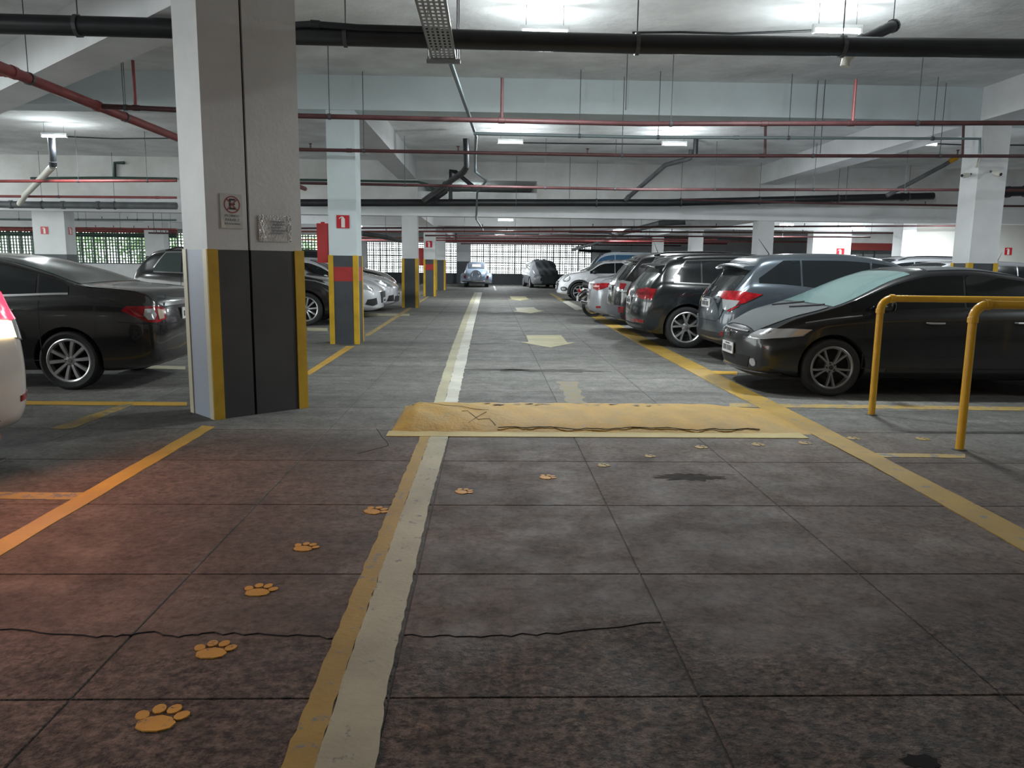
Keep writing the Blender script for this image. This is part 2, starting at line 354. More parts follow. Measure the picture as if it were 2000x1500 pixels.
struct(MB().box((D(1655, 480, 34.5).x, 34.4, D(1700, 475, 34.5).z), (D(1785, 480, 34.5).x, 34.7, LOWC)).build('wall_right.005', M['stain']))
for i, (a, c) in enumerate(((1664, 1684), (1688, 1706), (1710, 1746))):
    d = thing('shutter_door', ('narrow grey shutter door under the left end of the red header', 'pale grey shutter door under the middle of the red header', 'wide pale shutter door under the right end of the red header')[i], 'door')
    xa, xb = D(a, 495, 35.2).x, D(c, 495, 35.2).x; top = D(1700, 490, 35.2).z
    mb_ = MB().box((xa, 35.2, 0), (xb, 35.26, top)); mb_.build('panel', mat('shutter_grey', (0.30, 0.34, 0.36), 0.6), d)
    me = MB().box((xa, 35.17, -0.012), (xb, 35.2, 0.012)).mesh(); me.materials.append(M['cshaft'])
    for k in range(1, 12): obj('slat', me, None, d, (0, 0, top*k/12.0))

# ================================================================ COLUMNS
DH = 1.50
def column(x, y, wx, wy, top, label, red=False, guards=True, rot=0.0, shaft='cshaft', dado='dado', name='concrete_column'):
    """x, y = front left corner for rot 0; origin is the column's foot centre"""
    t = thing(name, label, 'column', (x+wx/2, y+wy/2, 0), rot)
    MB().box((-wx/2, -wy/2, DH), (wx/2, wy/2, top)).build('shaft', M[shaft], t)
    MB().box((-wx/2-0.004, -wy/2-0.004, 0), (wx/2+0.004, wy/2+0.004, DH)).build('dado', M[dado], t)
    if red: MB().box((-wx/2-0.008, -wy/2-0.008, DH-0.43), (wx/2+0.008, wy/2+0.008, DH-0.19)).build('red_band', M['redp'], t)
    if guards:
        w_, th = 0.085, 0.014
        for sx in (-1, 1):
            for sy in (-1, 1):
                cx, cy = sx*(wx/2+th), sy*(wy/2+th); gb = MB()
                gb.prism([(cx, cy), (cx-sx*w_, cy), (cx-sx*w_, cy-sy*th), (cx-sx*th, cy-sy*th), (cx-sx*th, cy-sy*w_), (cx, cy-sy*w_)][::(1 if sx*sy < 0 else -1)], DH+0.005)
                gb.build('corner_guard', M['guard'], t)
    return t
column(-2.70, 13.40, 0.47, 0.50, BEAM, 'pale column with red band and extinguisher sign beside the white cars', red=True, shaft='beam')
column(-2.66, ROW[1], 0.47, 0.45, LOWB, 'white column with plain dark base, third along the left of the aisle')
column(-2.66, ROW[2], 0.47, 0.5, LOWB+0.08, 'far white column with red band and small extinguisher sign', red=True)
column(-2.66, ROW[3], 0.47, 0.5, LOWB+0.08, 'farthest white column left of the aisle, before the back wall')
column(RC[0], 13.36, RC[1]-RC[0], 0.50, BEAM, 'white column on the right carrying two small cameras')
for yy, tp, lab in ((ROW[1], LOWB, 'white column rising behind the blue-grey hatchback'), (ROW[2], LOWB+0.08, 'white column behind the black SUV with chrome window trim'), (ROW[3], LOWB+0.08, 'small far white column, farthest on the right of the aisle')):
    column(RX-0.25, yy, 0.5, 0.5, tp, lab)
xl = D(95, 450, ROW[1]).x
column(xl-0.47, ROW[1], 0.95, 0.6, LOWB, 'broad white column above the black sedan with two red signs', guards=False)
xl2 = D(300, 450, ROW[2]).x
column(xl2-0.38, ROW[2], 0.76, 0.5, LOWB+0.08, 'white column in front of the green lit grille on the left', guards=False)
# the double column with an expansion joint, turned about 45 degrees
c0 = Vector((-2.43, 6.89)); u = Vector((0.66, 0.62)).normalized(); v = Vector((-u.y, u.x)); wid, dep = 0.91, 0.50
ang = math.atan2(u.y, u.x)
t = thing('split_column', 'big grey split column in the foreground with a no parking sign', 'column', (c0.x, c0.y, 0), ang)
jx = 0.385; D1 = DH
for (a, c) in ((0, jx-0.012), (jx+0.012, wid)):
    MB().box((a, 0, D1), (c, dep, CEIL)).build('shaft', M['cshaft'], t)
    MB().box((a, -0.004, 0), (c, dep+0.004, D1)).build('dado', M['dado2'], t)
MB().box((-0.004, 0.0, 0), (0.0, dep, D1)).build('daylit_end_panel', mat('daylit_end_paint', (0.42, 0.46, 0.55), 0.55), t)  # daylight from the left is painted into this pale end face
MB().box((jx-0.012, 0.03, 0), (jx+0.012, dep-0.03, CEIL)).build('joint_filler', M['dark'], t)
daylit_guard = mat('daylit_guard_paint', (0.66, 0.60, 0.44), 0.5)  # yellow guard colour paled as if daylit, for the left face
for (a, sgn) in ((0, 1), (wid, -1)):
    MB().box((min(a, a+sgn*0.085)-(0.012 if sgn > 0 else 0), -0.018, 0), (max(a, a+sgn*0.085)+(0.012 if sgn < 0 else 0), -0.004, D1+0.004)).build('corner_guard', M['guard'], t)
    MB().box((min(a, a+sgn*0.085), dep+0.004, 0), (max(a, a+sgn*0.085), dep+0.016, D1+0.004)).build('corner_guard', M['guard'], t)
for (ya, yb) in ((-0.004, 0.075), (dep-0.075, dep)):
    MB().box((-0.014, ya, 0), (-0.003, yb, D1+0.004)).build('corner_guard', daylit_guard, t)
    MB().box((wid, ya, 0), (wid+0.012, yb, D1+0.004)).build('corner_guard', M['guard'], t)
SPLIT = t

# signs ------------------------------------------------------------------
def wall_frame(origin, right, up=(0,0,1)):
    r = Vector(right).normalized(); u_ = Vector(up); n = r.cross(u_)
    m_ = Matrix((r, u_, n)).transposed().to_4x4(); m_.translation = Vector(origin); return m_
def on_split(s, z, off=0.006): 
    p = c0 + u*s - v*off; return Vector((p.x, p.y, z))
def split_at(px, py):
    r = RW @ Vector((px-1000, py-750, F)); n = -v
    tt = (c0.dot(n))/(r.x*n.x+r.y*n.y); P = Vector((r.x*tt, r.y*tt, H+r.z*tt)); return (Vector((P.x, P.y))-c0).dot(u), P.z
s0, z1_ = split_at(428, 377); s1, z0_ = split_at(474, 447)
fr = wall_frame(on_split(0, 0), (u.x, u.y, 0))
t = thing('no_parking_sign', 'worn grey no parking sign on the left half of the split column', 'sign', on_split((s0+s1)/2, z0_))
ti = t.matrix_basis.inverted() if False else Matrix.Translation(-Vector(t.location))
W_, Hh = s1-s0, z1_-z0_
def P2(x, y, z=0): return ti @ fr @ Matrix.Translation((x, y, z))
MB().box((s0, z0_, -0.002), (s1, z1_, 0.003), ti @ fr).build('plate', mat('faded_plate', (0.58, 0.58, 0.55), 0.35, var=(9, 0.15)), t)
cx, cy, R_ = s0+W_*0.53, z1_-Hh*0.31, W_*0.37
rb = mat('faded_sign_red', (0.30, 0.07, 0.07), 0.5)
rg = MB().lathe([(R_*0.86, 0.003), (R_, 0.003), (R_, 0.0045), (R_*0.86, 0.0045)], 36, P2(cx, cy), True); rg.build('prohibition_ring', rb, t)
text_mesh('E', R_*1.75, M['ink'], t, P2(cx-R_*0.02, cy-R_*0.02, 0.0042), 'letter', bold=0.002)
for sg in (1, -1):
    MB().box((-R_*0.92, -R_*0.07, 0.0046), (R_*0.92, R_*0.07, 0.0056), P2(cx, cy) @ Matrix.Rotation(sg*math.radians(45), 4, 'Z')).build('prohibition_bar', rb, t)
fg = mat('faded_sign_print', (0.20, 0.22, 0.25), 0.6)
for k, (s_, sz) in enumerate((('PROIBIDO', 0.030), ('PARAR E', 0.034), ('ESTACIONAR', 0.024))):
    text_mesh(s_, sz, fg, t, P2(s0+W_*0.52, z1_-Hh*(0.64+0.115*k), 0.0042), 'lettering')
MB().prism([(s0+0.004, z0_+0.003), (s0+W_*0.22, z0_+0.003), (s0+0.016, z0_+Hh*0.27), (s0+0.004, z0_+Hh*0.27)], 0.001, ti @ fr, 0.0032).build('peeled_patch', mat('peeled_white', (0.72, 0.70, 0.62), 0.5), t)
# crumpled plastic notice
s0, z1_ = split_at(503, 419); s1, z0_ = split_at(568, 473)
t = thing('plastic_notice', 'crumpled clear plastic sleeve notice on the right half of the split column', 'notice', on_split((s0+s1)/2, z0_)); ti = Matrix.Translation(-Vector(t.location))
nx_, ny_ = 36, 28; vs = []
for j in range(ny_+1):
    for i in range(nx_+1):
        q = 0.5+0.5*math.sin(i*1.9+math.sin(j*1.3)*2.0)*math.sin(j*2.1+i*0.35); e = 0.35 if 5 < i < nx_-4 else 1.0
        vs.append(ti @ fr @ Vector((s0+(s1-s0)*i/nx_, z0_+(z1_-z0_)*j/ny_, 0.002+0.012*q*e*random.uniform(0.6, 1.0))))
k = nx_+1
obj('sleeve', mesh_from(vs, [(j*k+i, j*k+i+1, (j+1)*k+i+1, (j+1)*k+i) for j in range(ny_) for i in range(nx_)]), mat('crinkled_plastic', (0.66, 0.65, 0.65), 0.12, spec=0.9, var=(30, 0.25)), t)
for k in range(5):
    a = s0+(s1-s0)*(0.36+0.04*(k % 2)); MB().box((a, z1_-(z1_-z0_)*(0.26+0.11*k), 0.0135), (a+(s1-s0)*(0.42-0.05*(k % 3)), z1_-(z1_-z0_)*(0.22+0.11*k), 0.0150), ti @ fr).build('print_line', fg, t)

def ext_sign(mtx, sz, label, double=False):
    """red square with the white outline of an extinguisher"""
    t = thing('extinguisher_sign', label, 'sign', mtx.translation); q = Matrix.Translation(-mtx.translation) @ mtx
    MB().box((-sz/2, -sz/2, 0), (sz/2, sz/2, 0.004), q).build('plate', M['sgnred'], t)
    pr = [(-0.13, -0.44), (0.15, -0.44), (0.15, 0.20), (0.10, 0.29), (0.05, 0.31), (0.05, 0.37), (-0.10, 0.40), (-0.27, 0.30), (-0.31, 0.22), (-0.27, 0.20), (-0.20, 0.27), (-0.08, 0.31), (-0.03, 0.30), (-0.10, 0.26), (-0.13, 0.20)]
    MB().prism([(x*sz, y*sz) for x, y in pr], 0.002, q, 0.004).build('extinguisher_figure', M['sgnwht'], t)
    return t
def front(px, py, Y, off=0.006): p = D(px, py, Y); return wall_frame((p.x, Y-off, p.z), (1, 0, 0))
ext_sign(front(670, 433, 13.396), 0.215, 'red extinguisher sign on the pale column with the red band')
ext_sign(front(838, 477, 32.2), 0.26, 'small far red extinguisher sign left of the aisle')
ext_sign(front(87, 450, ROW[1]), 0.22, 'red extinguisher sign on the front of the broad column at left')
ext_sign(wall_frame((xl+0.48+0.006, ROW[1]+0.3, D(87, 450, ROW[1]).z), (0, 1, 0)), 0.22, 'red extinguisher sign on the shaded side of the broad column at left')
ext_sign(front(1641, 493, 33.0), 0.34, 'small red sign low on the far white wall above the blue-grey hatchback roof')
ext_sign(front(1969, 491, YR), 0.26, 'small red sign on the cream wall right of the camera column')
t = thing('red_cabinet', 'tall red fire equipment cabinet on the left side of the pale column', 'cabinet', (-2.83, 13.62, 0))
zc0, zc1 = D(630, 513, 13.4).z, D(630, 436, 13.4).z
xa_, xb_ = D(619, 470, 13.42).x-(-2.83), -2.706-(-2.83)
MB().box((xa_, -0.2, zc0), (xb_, 0.14, zc1)).build('body', M['sgnred'], t)
MB().box((xa_+0.012, -0.207, zc0+0.02), (xb_-0.012, -0.2, zc1-0.02)).build('door', M['redp'], t)
MB().box((-0.03, -0.05, zc1), (0.03, 0.0, zc1+0.03)).build('lug', M['sgnred'], t)
t = thing('red_cabinet', 'small far red fire cabinet between the far columns on the left', 'cabinet', (-3.05, 32.4, 0))
zc0, zc1 = D(826, 519, 32.3).z, D(826, 484, 32.3).z
MB().box((-0.1, -0.1, zc0), (0.38, 0.18, zc1)).build('body', M['sgnred'], t); MB().box((-0.08, -0.11, zc0+0.03), (0.36, -0.1, zc1-0.03)).build('door', M['redp'], t)
# two bullet cameras on the right column
for (px, py, dx, lab) in ((1880, 341, -1, 'small white security camera on the left face of the right column'), (1934, 337, 0, 'small white security camera on the front face of the right column')):
    if dx: p = Vector((RC[0]-0.002, 13.55, D(px, py, 13.5).z)); ax = Vector((-1, -0.4, -0.1))
    else: p = D(px, py, 13.35); ax = Vector((0.25, -1, -0.25))
    ax.normalize(); t = thing('security_camera', lab, 'camera', p)
    MB().tube([Vector((0,0,0.02)), ax*0.07], 0.018, 8).build('bracket', M['grey'], t); MB().tube([ax*0.05, ax*0.08, ax*0.20, ax*0.22], [0.03, 0.042, 0.042, 0.036], 12).build('housing', M['pvc'], t)
    MB().tube([ax*0.221, ax*0.226], 0.026, 10).build('lens', M['dark'], t)

# ================================================================ PIPES AND CEILING FITTINGS
def pipe(name, label, pts, r, m, hang=(), joints=(), topz=CEIL, cat='pipe', rodr=0.006, heads=(), n=12):
    """hang / joints / heads = positions along the first-to-last run as fractions"""
    pts = [Vector(p) for p in pts]; o = pts[0].copy(); t = thing(name, label, cat, o)
    soft(MB().tube([p-o for p in pts], r, n).build('pipe', M[m], t))
    L_ = [(pts[i+1]-pts[i]).length for i in range(len(pts)-1)]; T = sum(L_)
    def at(fr_):
        d = fr_*T
        for i, l in enumerate(L_):
            if d <= l or i == len(L_)-1: return pts[i]+(pts[i+1]-pts[i])*(d/l), (pts[i+1]-pts[i]).normalized()
            d -= l
    for h in hang:
        p, dr = at(h); q = p-o
        MB().tube([q+Vector((0, 0, r)), Vector((q.x, q.y, topz-o.z))], rodr, 6).build('hanger_rod', M['rod'], t)
        MB().lathe([(r*1.02, -0.02), (r*1.12+0.004, -0.02), (r*1.12+0.004, 0.02), (r*1.02, 0.02)], 12, Matrix.Translation(q) @ dr.to_track_quat('Z', 'Y').to_matrix().to_4x4(), True).build('clamp', M['rod'], t)
    for j in joints:
        p, dr = at(j); q = p-o
        soft(MB().lathe([(r, -0.05), (r*1.18, -0.045), (r*1.18, 0.045), (r, 0.05)], 14, Matrix.Translation(q) @ dr.to_track_quat('Z', 'Y').to_matrix().to_4x4()).build('coupling', M[m], t))
    for j in heads:
        p, dr = at(j); q = p-o
        MB().tube([q, q+Vector((0, 0, r+0.05)), q+Vector((0, 0, r+0.07))], [0.012, 0.012, 0.03], 8).build('sprinkler_head', M[m], t)
    return t
def fracs(pts, pxs, Y):
    a, c = pts[0].x, pts[-1].x; return [(D(px, 200, Y).x-a)/(c-a) for px in pxs]
# near black drain, behind the split column
Y = 8.45; P_ = [D(-60, 45, Y), D(320, 55, Y), D(573, 68, Y), D(1240, 86, Y), D(2060, 96, Y)]
pipe('drain_pipe', 'thick black drain pipe across the top of the picture', P_, 0.096, 'black', fracs(P_, (163, 678, 1240, 1637), Y), (0.42,), rodr=0.007, n=18)
Y = 8.35; P_ = [D(560, 50, Y), D(610, 47, Y), D(700, 54, Y), D(840, 58, Y)]
pipe('cable_duct', 'thin black hose lying on the near drain pipe beside the split column', P_, 0.034, 'black', (), (0.2,), n=10)
zc_ = CEIL-0.016; P_ = [G(1235, 64, zc_), G(1330, 63, zc_), G(1430, 66, zc_), G(1590, 60, zc_)]
pipe('power_cable', 'black power cable leading to the lamp at upper right', P_, 0.014, 'black', (), cat='cable', n=8)
P_ = [D(1744, 52, 8.75), D(1672, 82, 8.55), D(1655, 112, 8.75)]
pipe('drain_stub', 'short dark drain stub crossing the thick black pipe at upper right', [D(1746, 50, 8.9), D(1735, 55, 8.78), D(1668, 86, 8.72)], 0.062, 'black', (0.05,), (0.9,), n=14)
pipe('drain_elbow', 'dirty white drain elbow below the thick black pipe at upper right', [D(1672, 95, 8.78), D(1654, 112, 8.8), D(1650, 130, 8.8)], 0.05, 'pvc', (), (0.5,), n=14)
# sprinkler main along the aisle on the left and its branch pipes
tee = D(190, 207, 11.2); MX, MZ = tee.x, tee.z
ya = 4.0; P_ = [Vector((MX, ya, MZ)), Vector((MX, 23.3, MZ))]
pipe('sprinkler_main', 'thick red sprinkler main running away at upper left', P_, 0.062, 'redpipe', [(y_-ya)/19.3 for y_ in (9.6, 12.0, 16, 20)], [(y_-ya)/19.3 for y_ in (9.3, 11.2, 15)], n=16)
Y = 9.35; P_ = [Vector((MX, Y, MZ)), Vector((MX-4, Y, MZ-0.02))]
pipe('sprinkler_branch', 'short red branch pipe leaving the main at the left edge', P_, 0.036, 'redpipe', (), (0.02,))
Y = 11.2; P_ = [Vector((MX, Y, MZ)), D(573, 226, Y), D(1250, 242, Y), D(2060, 240, Y)]
pipe('sprinkler_branch', 'dark red sprinkler pipe running just below the pale blue beam', P_, 0.034, 'brnpipe', fracs(P_, (245, 643, 1312, 1795), Y), fracs(P_, (265, 980, 1495, 1665), Y))
BR = bpy.data.objects['sprinkler_branch.001']
for (px, up, py, m_) in ((265, 118, 212, 'redpipe'), (980, 152, 236, 'brnpipe'), (1665, 155, 241, 'redpipe')):
    q = D(px, py, Y); o_ = Vector(BR.location); MB().tube([q-o_, Vector((q.x, Y, D(px, up, Y).z))-o_], 0.022, 8).build('riser', M[m_], BR)
Y = 13.1; P_ = [D(575, 292, Y), D(1250, 304, Y), D(2060, 305, Y)]
pipe('sprinkler_branch', 'red brown pipe passing in front of the extinguisher sign column', P_, 0.028, 'brnpipe', fracs(P_, (709, 1218, 1595, 1845), Y), fracs(P_, (680, 1495), Y), heads=fracs(P_, (604, 895, 1150, 1880), Y))
Y = 12.7; P_ = [D(925, 261, Y), D(1250, 268, Y), D(1914, 271, Y), D(1914, 300, Y)]
pipe('conduit_pipe', 'grey green conduit pipe ending at the right column', P_, 0.026, 'conduit', [0.35, 0.2, 0.6, 0.88], (0.5,))
pipe('conduit_drop', 'short white conduit dropping down the front of the right column', [D(1915, 270, 13.32), D(1915, 300, 13.32), D(1906, 327, 13.33)], 0.022, 'pvc', n=8)
pipe('conduit_drop', 'thin dark pipe linking two sprinkler pipes by the right column', [D(1882, 243, 13.1), D(1880, 303, 13.1)], 0.022, 'brnpipe', n=8)
pipe('conduit_drop', 'thin dark pipe linking two sprinkler pipes right of the aisle', [D(1495, 246, 13.1), D(1494, 303, 13.1)], 0.022, 'brnpipe', n=8)
Y = 19.5
pipe('sprinkler_branch', 'thin red pipe far back at the left edge, upper one', [D(-40, 354, Y), D(345, 353, Y)], 0.034, 'redpipe', (0.5, 0.85), (0.3,))
pipe('sprinkler_branch', 'dark red pipe behind the extinguisher sign column, upper one', [D(560, 357, Y), D(1250, 370, Y), D(1900, 371, Y), D(2060, 372, Y)], 0.034, 'brnpipe', [0.15, 0.33, 0.42, 0.55, 0.68, 0.8], (0.5,))
Y = 22.6
pipe('sprinkler_branch', 'thin red pipe far back at the left edge, just above the grey drain', [D(-40, 383, Y), D(345, 386, Y)], 0.034, 'redpipe', (0.4,), (0.9,))
pipe('sprinkler_branch', 'thin dark pipe below the far black drain on the right', [D(1330, 390, Y), D(1650, 398, Y), D(1900, 402, Y), D(2060, 403, Y)], 0.03, 'brnpipe', (0.3,), heads=(0.4, 0.65))
Y = 23.4
pipe('drain_pipe', 'grey black drain pipe far back at the left edge', [D(-60, 398, Y), D(60, 400, Y), D(345, 402, Y)], 0.10, 'grey', (0.35, 0.7), (0.2, 0.45, 0.62), n=16)
P_ = [D(560, 396, Y), D(1300, 396, Y), D(1823, 383, Y)]
pipe('drain_pipe', 'long black drain pipe far back in front of the low beam', P_, 0.105, 'black', fracs(P_, (1170, 1338, 1494, 1650, 1790), Y), fracs(P_, (1778,), Y), n=16)
pipe('green_pipe', 'dark green pipe with a raised end far back on the left', [D(60, 348, 24.14), D(225, 347, 24.14), D(345, 349, 24.14)], 0.034, 'greenpipe')
pipe('green_pipe', 'dark green hook of pipe standing on the far left green pipe', [D(224, 345, 24.14), D(224, 318, 24.14), D(243, 318, 24.14)], 0.045, 'greenpipe')
pipe('green_pipe', 'dark green pipe on the wall behind the extinguisher sign column', [D(570, 351, 24.14), D(815, 355, 24.14), D(835, 360, 24.14), D(850, 372, 24.14)], 0.034, 'greenpipe')
Yd = 23.0
pipe('drain_drop', 'angled white and black drain drop at the far left', [D(38, 398, Yd), D(50, 380, 22.5), D(103, 325, 18.6)], 0.075, 'pvc', n=14)
pipe('drain_drop', 'dark vertical drain drop hanging from the far left ceiling', [D(103, 325, 18.55), D(103, 305, 18.5), D(100, 268, 18.4)], 0.075, 'black', (), (0.1,), n=14)
pipe('drain_drop', 'black drain drop slanting down to the far drain above the aisle', [D(828, 391, 23.2), D(905, 336, 18.8), D(912, 325, 18.5), D(910, 270, 18.4)], 0.072, 'black', (), (0.5,), n=14)
pipe('drain_drop', 'black kinked drain pipe behind the slanting drop above the aisle', [D(880, 390, 23.6), D(880, 334, 23.6), D(890, 336, 23.6), D(925, 365, 23.6)], 0.062, 'black', n=12)
pipe('drain_drop', 'black pipe bundle on the far drain beside the slanting drop', [D(834, 394, 23.2), D(850, 388, 23.1), D(872, 372, 23.1)], 0.08, 'black', (), (0.4,), n=12)
pipe('drain_drop', 'grey drain drop slanting up right of the aisle lamps', [D(1222, 390, 23.2), D(1300, 322, 21.4), D(1342, 311, 21.0), D(1342, 311, 21.0)+Vector((0.08, 0, 0.03)), Vector((D(1342, 311, 21.0).x+0.1, 21.0, CEIL-0.01))], 0.062, 'grey', (), (0.05,), n=12)
pipe('drain_drop', 'short dark drain stub below the ceiling beside the middle lamp', [D(1358, 302, 19.2), Vector((D(1358, 302, 19.2).x, 19.2, CEIL))], 0.06, 'black', n=12)
pipe('drain_drop', 'dark grey drain drop slanting up toward the right column', [D(1732, 382, 21.5), D(1845, 322, 21.5), D(1858, 314, 21.5)], 0.058, 'grey', (), (0.2,), n=12)
pipe('drain_joint', 'yellow pipe joint at the top of the slanting drain by the right column', [D(1856, 315, 21.4), D(1869, 308, 21.4)], 0.066, 'rail', n=12)
pipe('drain_pipe', 'black drain pipe at the right edge behind the camera column', [D(1945, 378, 21.0), D(1975, 374, 21.0), D(2060, 372, 21.0)], 0.13, 'black', (), (0.2, 0.5), n=16)
# cables and wires
pipe('grey_conduit', 'long grey conduit bending back from the cable tray over the aisle', [D(880, 122, 8.8), D(930, 266, 14.3), D(928, 300, 16.5), D(928, 335, 19), D(950, 353, 20.5), D(932, 376, 22.6), D(930, 428, 24.05), D(942, 446, 28), D(944, 456, 31)], 0.028, 'conduit', n=8)
pipe('lamp_cable', 'thin black cable between the far middle lamps', [G(1021, 279, zc_), G(1160, 281, zc_), G(1293, 282, zc_)], 0.014, 'black', n=6, cat='cable')
pipe('lamp_cable', 'thin black cable leaving the far left lamp', [G(132, 267, zc_), G(220, 271, zc_), G(345, 270, zc_)], 0.014, 'black', n=6, cat='cable')
pipe('lamp_cable', 'thin black cable right of the far right lamp', [G(1830, 281, zc_), G(1880, 283, zc_), G(2050, 284, zc_)], 0.014, 'black', n=6, cat='cable')
# loose hanger rods that drop from the slab
for (px, a, c, Y, lab) in ((893, 0, 115, 8.9, 'thin rod hanging beside the end of the cable tray'), (1008, 310, 400, 22.8, 'thin rod dropping to the far black drain near the aisle lamp'), (1222, 150, 215, 11.6, 'thin rod above the aisle pipe left of the middle lamp'), (1602, 150, 300, 13.05, 'long thin rod left of the right-hand lamp cable'), (1112, 315, 390, 22.8, 'thin rod above the far black drain right of the aisle'), (1652, 300, 390, 22.8, 'thin rod above the far black drain near its capped end')):
    p0, p1 = D(px, c, Y), D(px, a, Y)
    tag(MB().tube([p0, Vector((p0.x, Y, CEIL))], 0.007, 6).build('hanger_rod', M['rod']), lab, 'rod')
# sprinkler and drain pipes under the low deck
k = 0
for (px0, px1, py0, py1, Y, r, m_, lab) in (
  (560, 1900, 446, 441, 26.5, 0.03, 'brnpipe', 'thin pipe nearest behind the low beam'),
  (560, 1250, 452, 452, 28.0, 0.03, 'redpipe', 'red pipe second behind the low beam'),
  (1100, 1850, 452, 456, 28.2, 0.03, 'brnpipe', 'thin dark pipe second behind the low beam on the right'),
  (830, 1700, 460, 463, 30.5, 0.03, 'brnpipe', 'dark red pipe in front of the first far column row'),
  (700, 1400, 464, 468, 34.5, 0.03, 'redpipe', 'bright red pipe just behind the first far column row'),
  (560, 1660, 468, 473, 37.5, 0.03, 'redpipe', 'red pipe between the far column rows'),
  (860, 1420, 471, 476, 43.0, 0.045, 'redpipe', 'thick red pipe farthest back above the lit grille'),
  (900, 1330, 476, 480, 48.5, 0.035, 'brnpipe', 'dark pipe touching the top of the lit grille'),
  (-40, 345, 428, 430, 27.0, 0.03, 'conduit', 'thin grey pipe behind the low beam at far left'),
  (125, 345, 445, 448, 29.5, 0.035, 'redpipe', 'thin red pipe in front of the green lit grille, upper one'),
  (290, 345, 455, 456, 30.5, 0.03, 'brnpipe', 'thin brown pipe by the far left white column')):
    p_ = [D(px0, py0, Y), D(px1, py1, Y)]
    pipe('low_deck_pipe', lab, p_, r, m_, (0.2, 0.5, 0.8), (0.35,), topz=LOWC, n=10, heads=(0.28, 0.44, 0.62, 0.75))
pipe('red_girder_pipe', 'broad red pipe above the green lit grille at far left', [D(-80, 446, 40.5), D(345, 452, 41.2)], 0.11, 'redpipe', (0.3, 0.7), topz=LOWC)
pipe('drain_pipe', 'dark pipe along the top of the green lit grille', [D(-80, 455, 41.4), D(345, 460, 41.6)], 0.09, 'greenpipe', (0.5,), topz=LOWC)
pipe('low_deck_drain', 'grey drain pipe slanting down behind the low beam right of the aisle', [D(1340, 433, 26.6), D(1290, 436, 27.0), D(1215, 455, 33), D(1170, 472, 42), D(1118, 488, 50)], 0.10, 'grey', (0.3,), (0.2, 0.4, 0.6, 0.8), topz=LOWC)
pipe('low_deck_drain', 'thin branch drain joining the slanting grey drain', [D(1110, 453, 30), D(1190, 455, 31), D(1202, 462, 33)], 0.05, 'grey', topz=LOWC)
pipe('low_deck_drain', 'black drain with a white lower side left of the third column', [D(705, 456, 27), D(745, 462, 28.5), D(786, 471, 31)], 0.08, 'black', (0.5,), topz=LOWC)
pipe('low_deck_drain', 'black pipe along the back wall, left piece above the white van', [D(1130, 489, 50.5), D(1193, 491, 50.5)], 0.09, 'black', (0.5,), topz=LOWC)
pipe('low_deck_drain', 'black pipe along the back wall, right piece above the white van', [D(1212, 493, 50.5), D(1254, 496, 50.5)], 0.09, 'black', (0.5,), topz=LOWC)

# cable tray
te = D(867, 118, 8.75); tz = te.z; hw = 0.128
t = thing('cable_tray', 'perforated grey cable tray overhead ending above the hump', 'cable tray', (te.x, 8.75, tz))
ya_, yb_ = -5.5, 0.0; b = MB(); ny = int((yb_-ya_)/0.10); nxh = 5
xs = [-hw+2*hw*i/(2*nxh+1) for i in range(2*nxh+2)]
for j in range(ny):
    y0_ = ya_+j*0.10
    b.box((-hw, y0_, 0), (hw, y0_+0.04, 0.003))
    for i in range(0, 2*nxh+1, 2): b.box((xs[i], y0_+0.04, 0), (xs[i+1], y0_+0.10, 0.003))
b.build('perforated_base', M['galv'], t)
for s_ in (-1, 1): MB().box((s_*hw-0.003, ya_, 0), (s_*hw+0.003, yb_, 0.035)).build('side_flange', M['galv'], t)
MB().box((-hw-0.05, -0.08, -0.045), (hw+0.05, -0.035, -0.003)).build('support_rail', M['galv'], t)
for s_ in (-1, 1): MB().tube([(s_*(hw+0.035), -0.058, -0.03), (s_*(hw+0.035), -0.058, CEIL-tz)], 0.006, 6).build('hanger_rod', M['rod'], t)

# lamps -------------------------------------------------------------------
tube_m = mat('lit_led_tube', (1, 1, 1), 0.4, emit=((0.80, 0.97, 1.0), 16.0)); cap_m = mat('lamp_white_cap', (0.6, 0.62, 0.62), 0.5)
tube_me = MB().tube([(-0.265, 0, 0), (0.265, 0, 0)], 0.022, 10).mesh(True); tube_me.materials.append(tube_m)
base_me = MB().box((-0.28, -0.025, 0.028), (0.28, 0.025, 0.07)).mesh(); base_me.materials.append(cap_m)
cap_me = MB().box((-0.012, -0.026, -0.026), (0.012, 0.026, 0.07)).mesh(); cap_me.materials.append(cap_m)
wire_me = MB().tube([(0, 0, 0.07), (0, 0, 0.30)], 0.003, 5).mesh(); wire_me.materials.append(M['rod'])
def lamp(p, label, power=LAMP_W, group=None, up=-0.26):
    t = thing('tube_lamp', label, 'lamp', p, 0, group)
    obj('led_tube', tube_me, None, t); obj('housing', base_me, None, t)
    for s_ in (-1, 1): obj('end_cap', cap_me, None, t, (s_*0.275, 0, 0))
    for s_ in (-1, 1): obj('suspension_wire', wire_me, None, t, (s_*0.22, 0, 0))
    # a tube throws most of its light down, some sideways and up
    for kind, share, dz in (('AREA', 0.75, -0.03), ('POINT', 0.29, up)):
        ld = bpy.data.lights.new('tube_light', kind); ld.energy = power*share; ld.color = (0.92, 0.985, 1.0)
        if kind == 'AREA': ld.shape = 'RECTANGLE'; ld.size = 0.53; ld.size_y = 0.05
        else: ld.shadow_soft_size = 0.12
        lo = bpy.data.objects.new('tube_light', ld); COL.objects.link(lo); lo.parent = t; lo.location = (0, 0, dz)
    return t
zl = CEIL-0.30
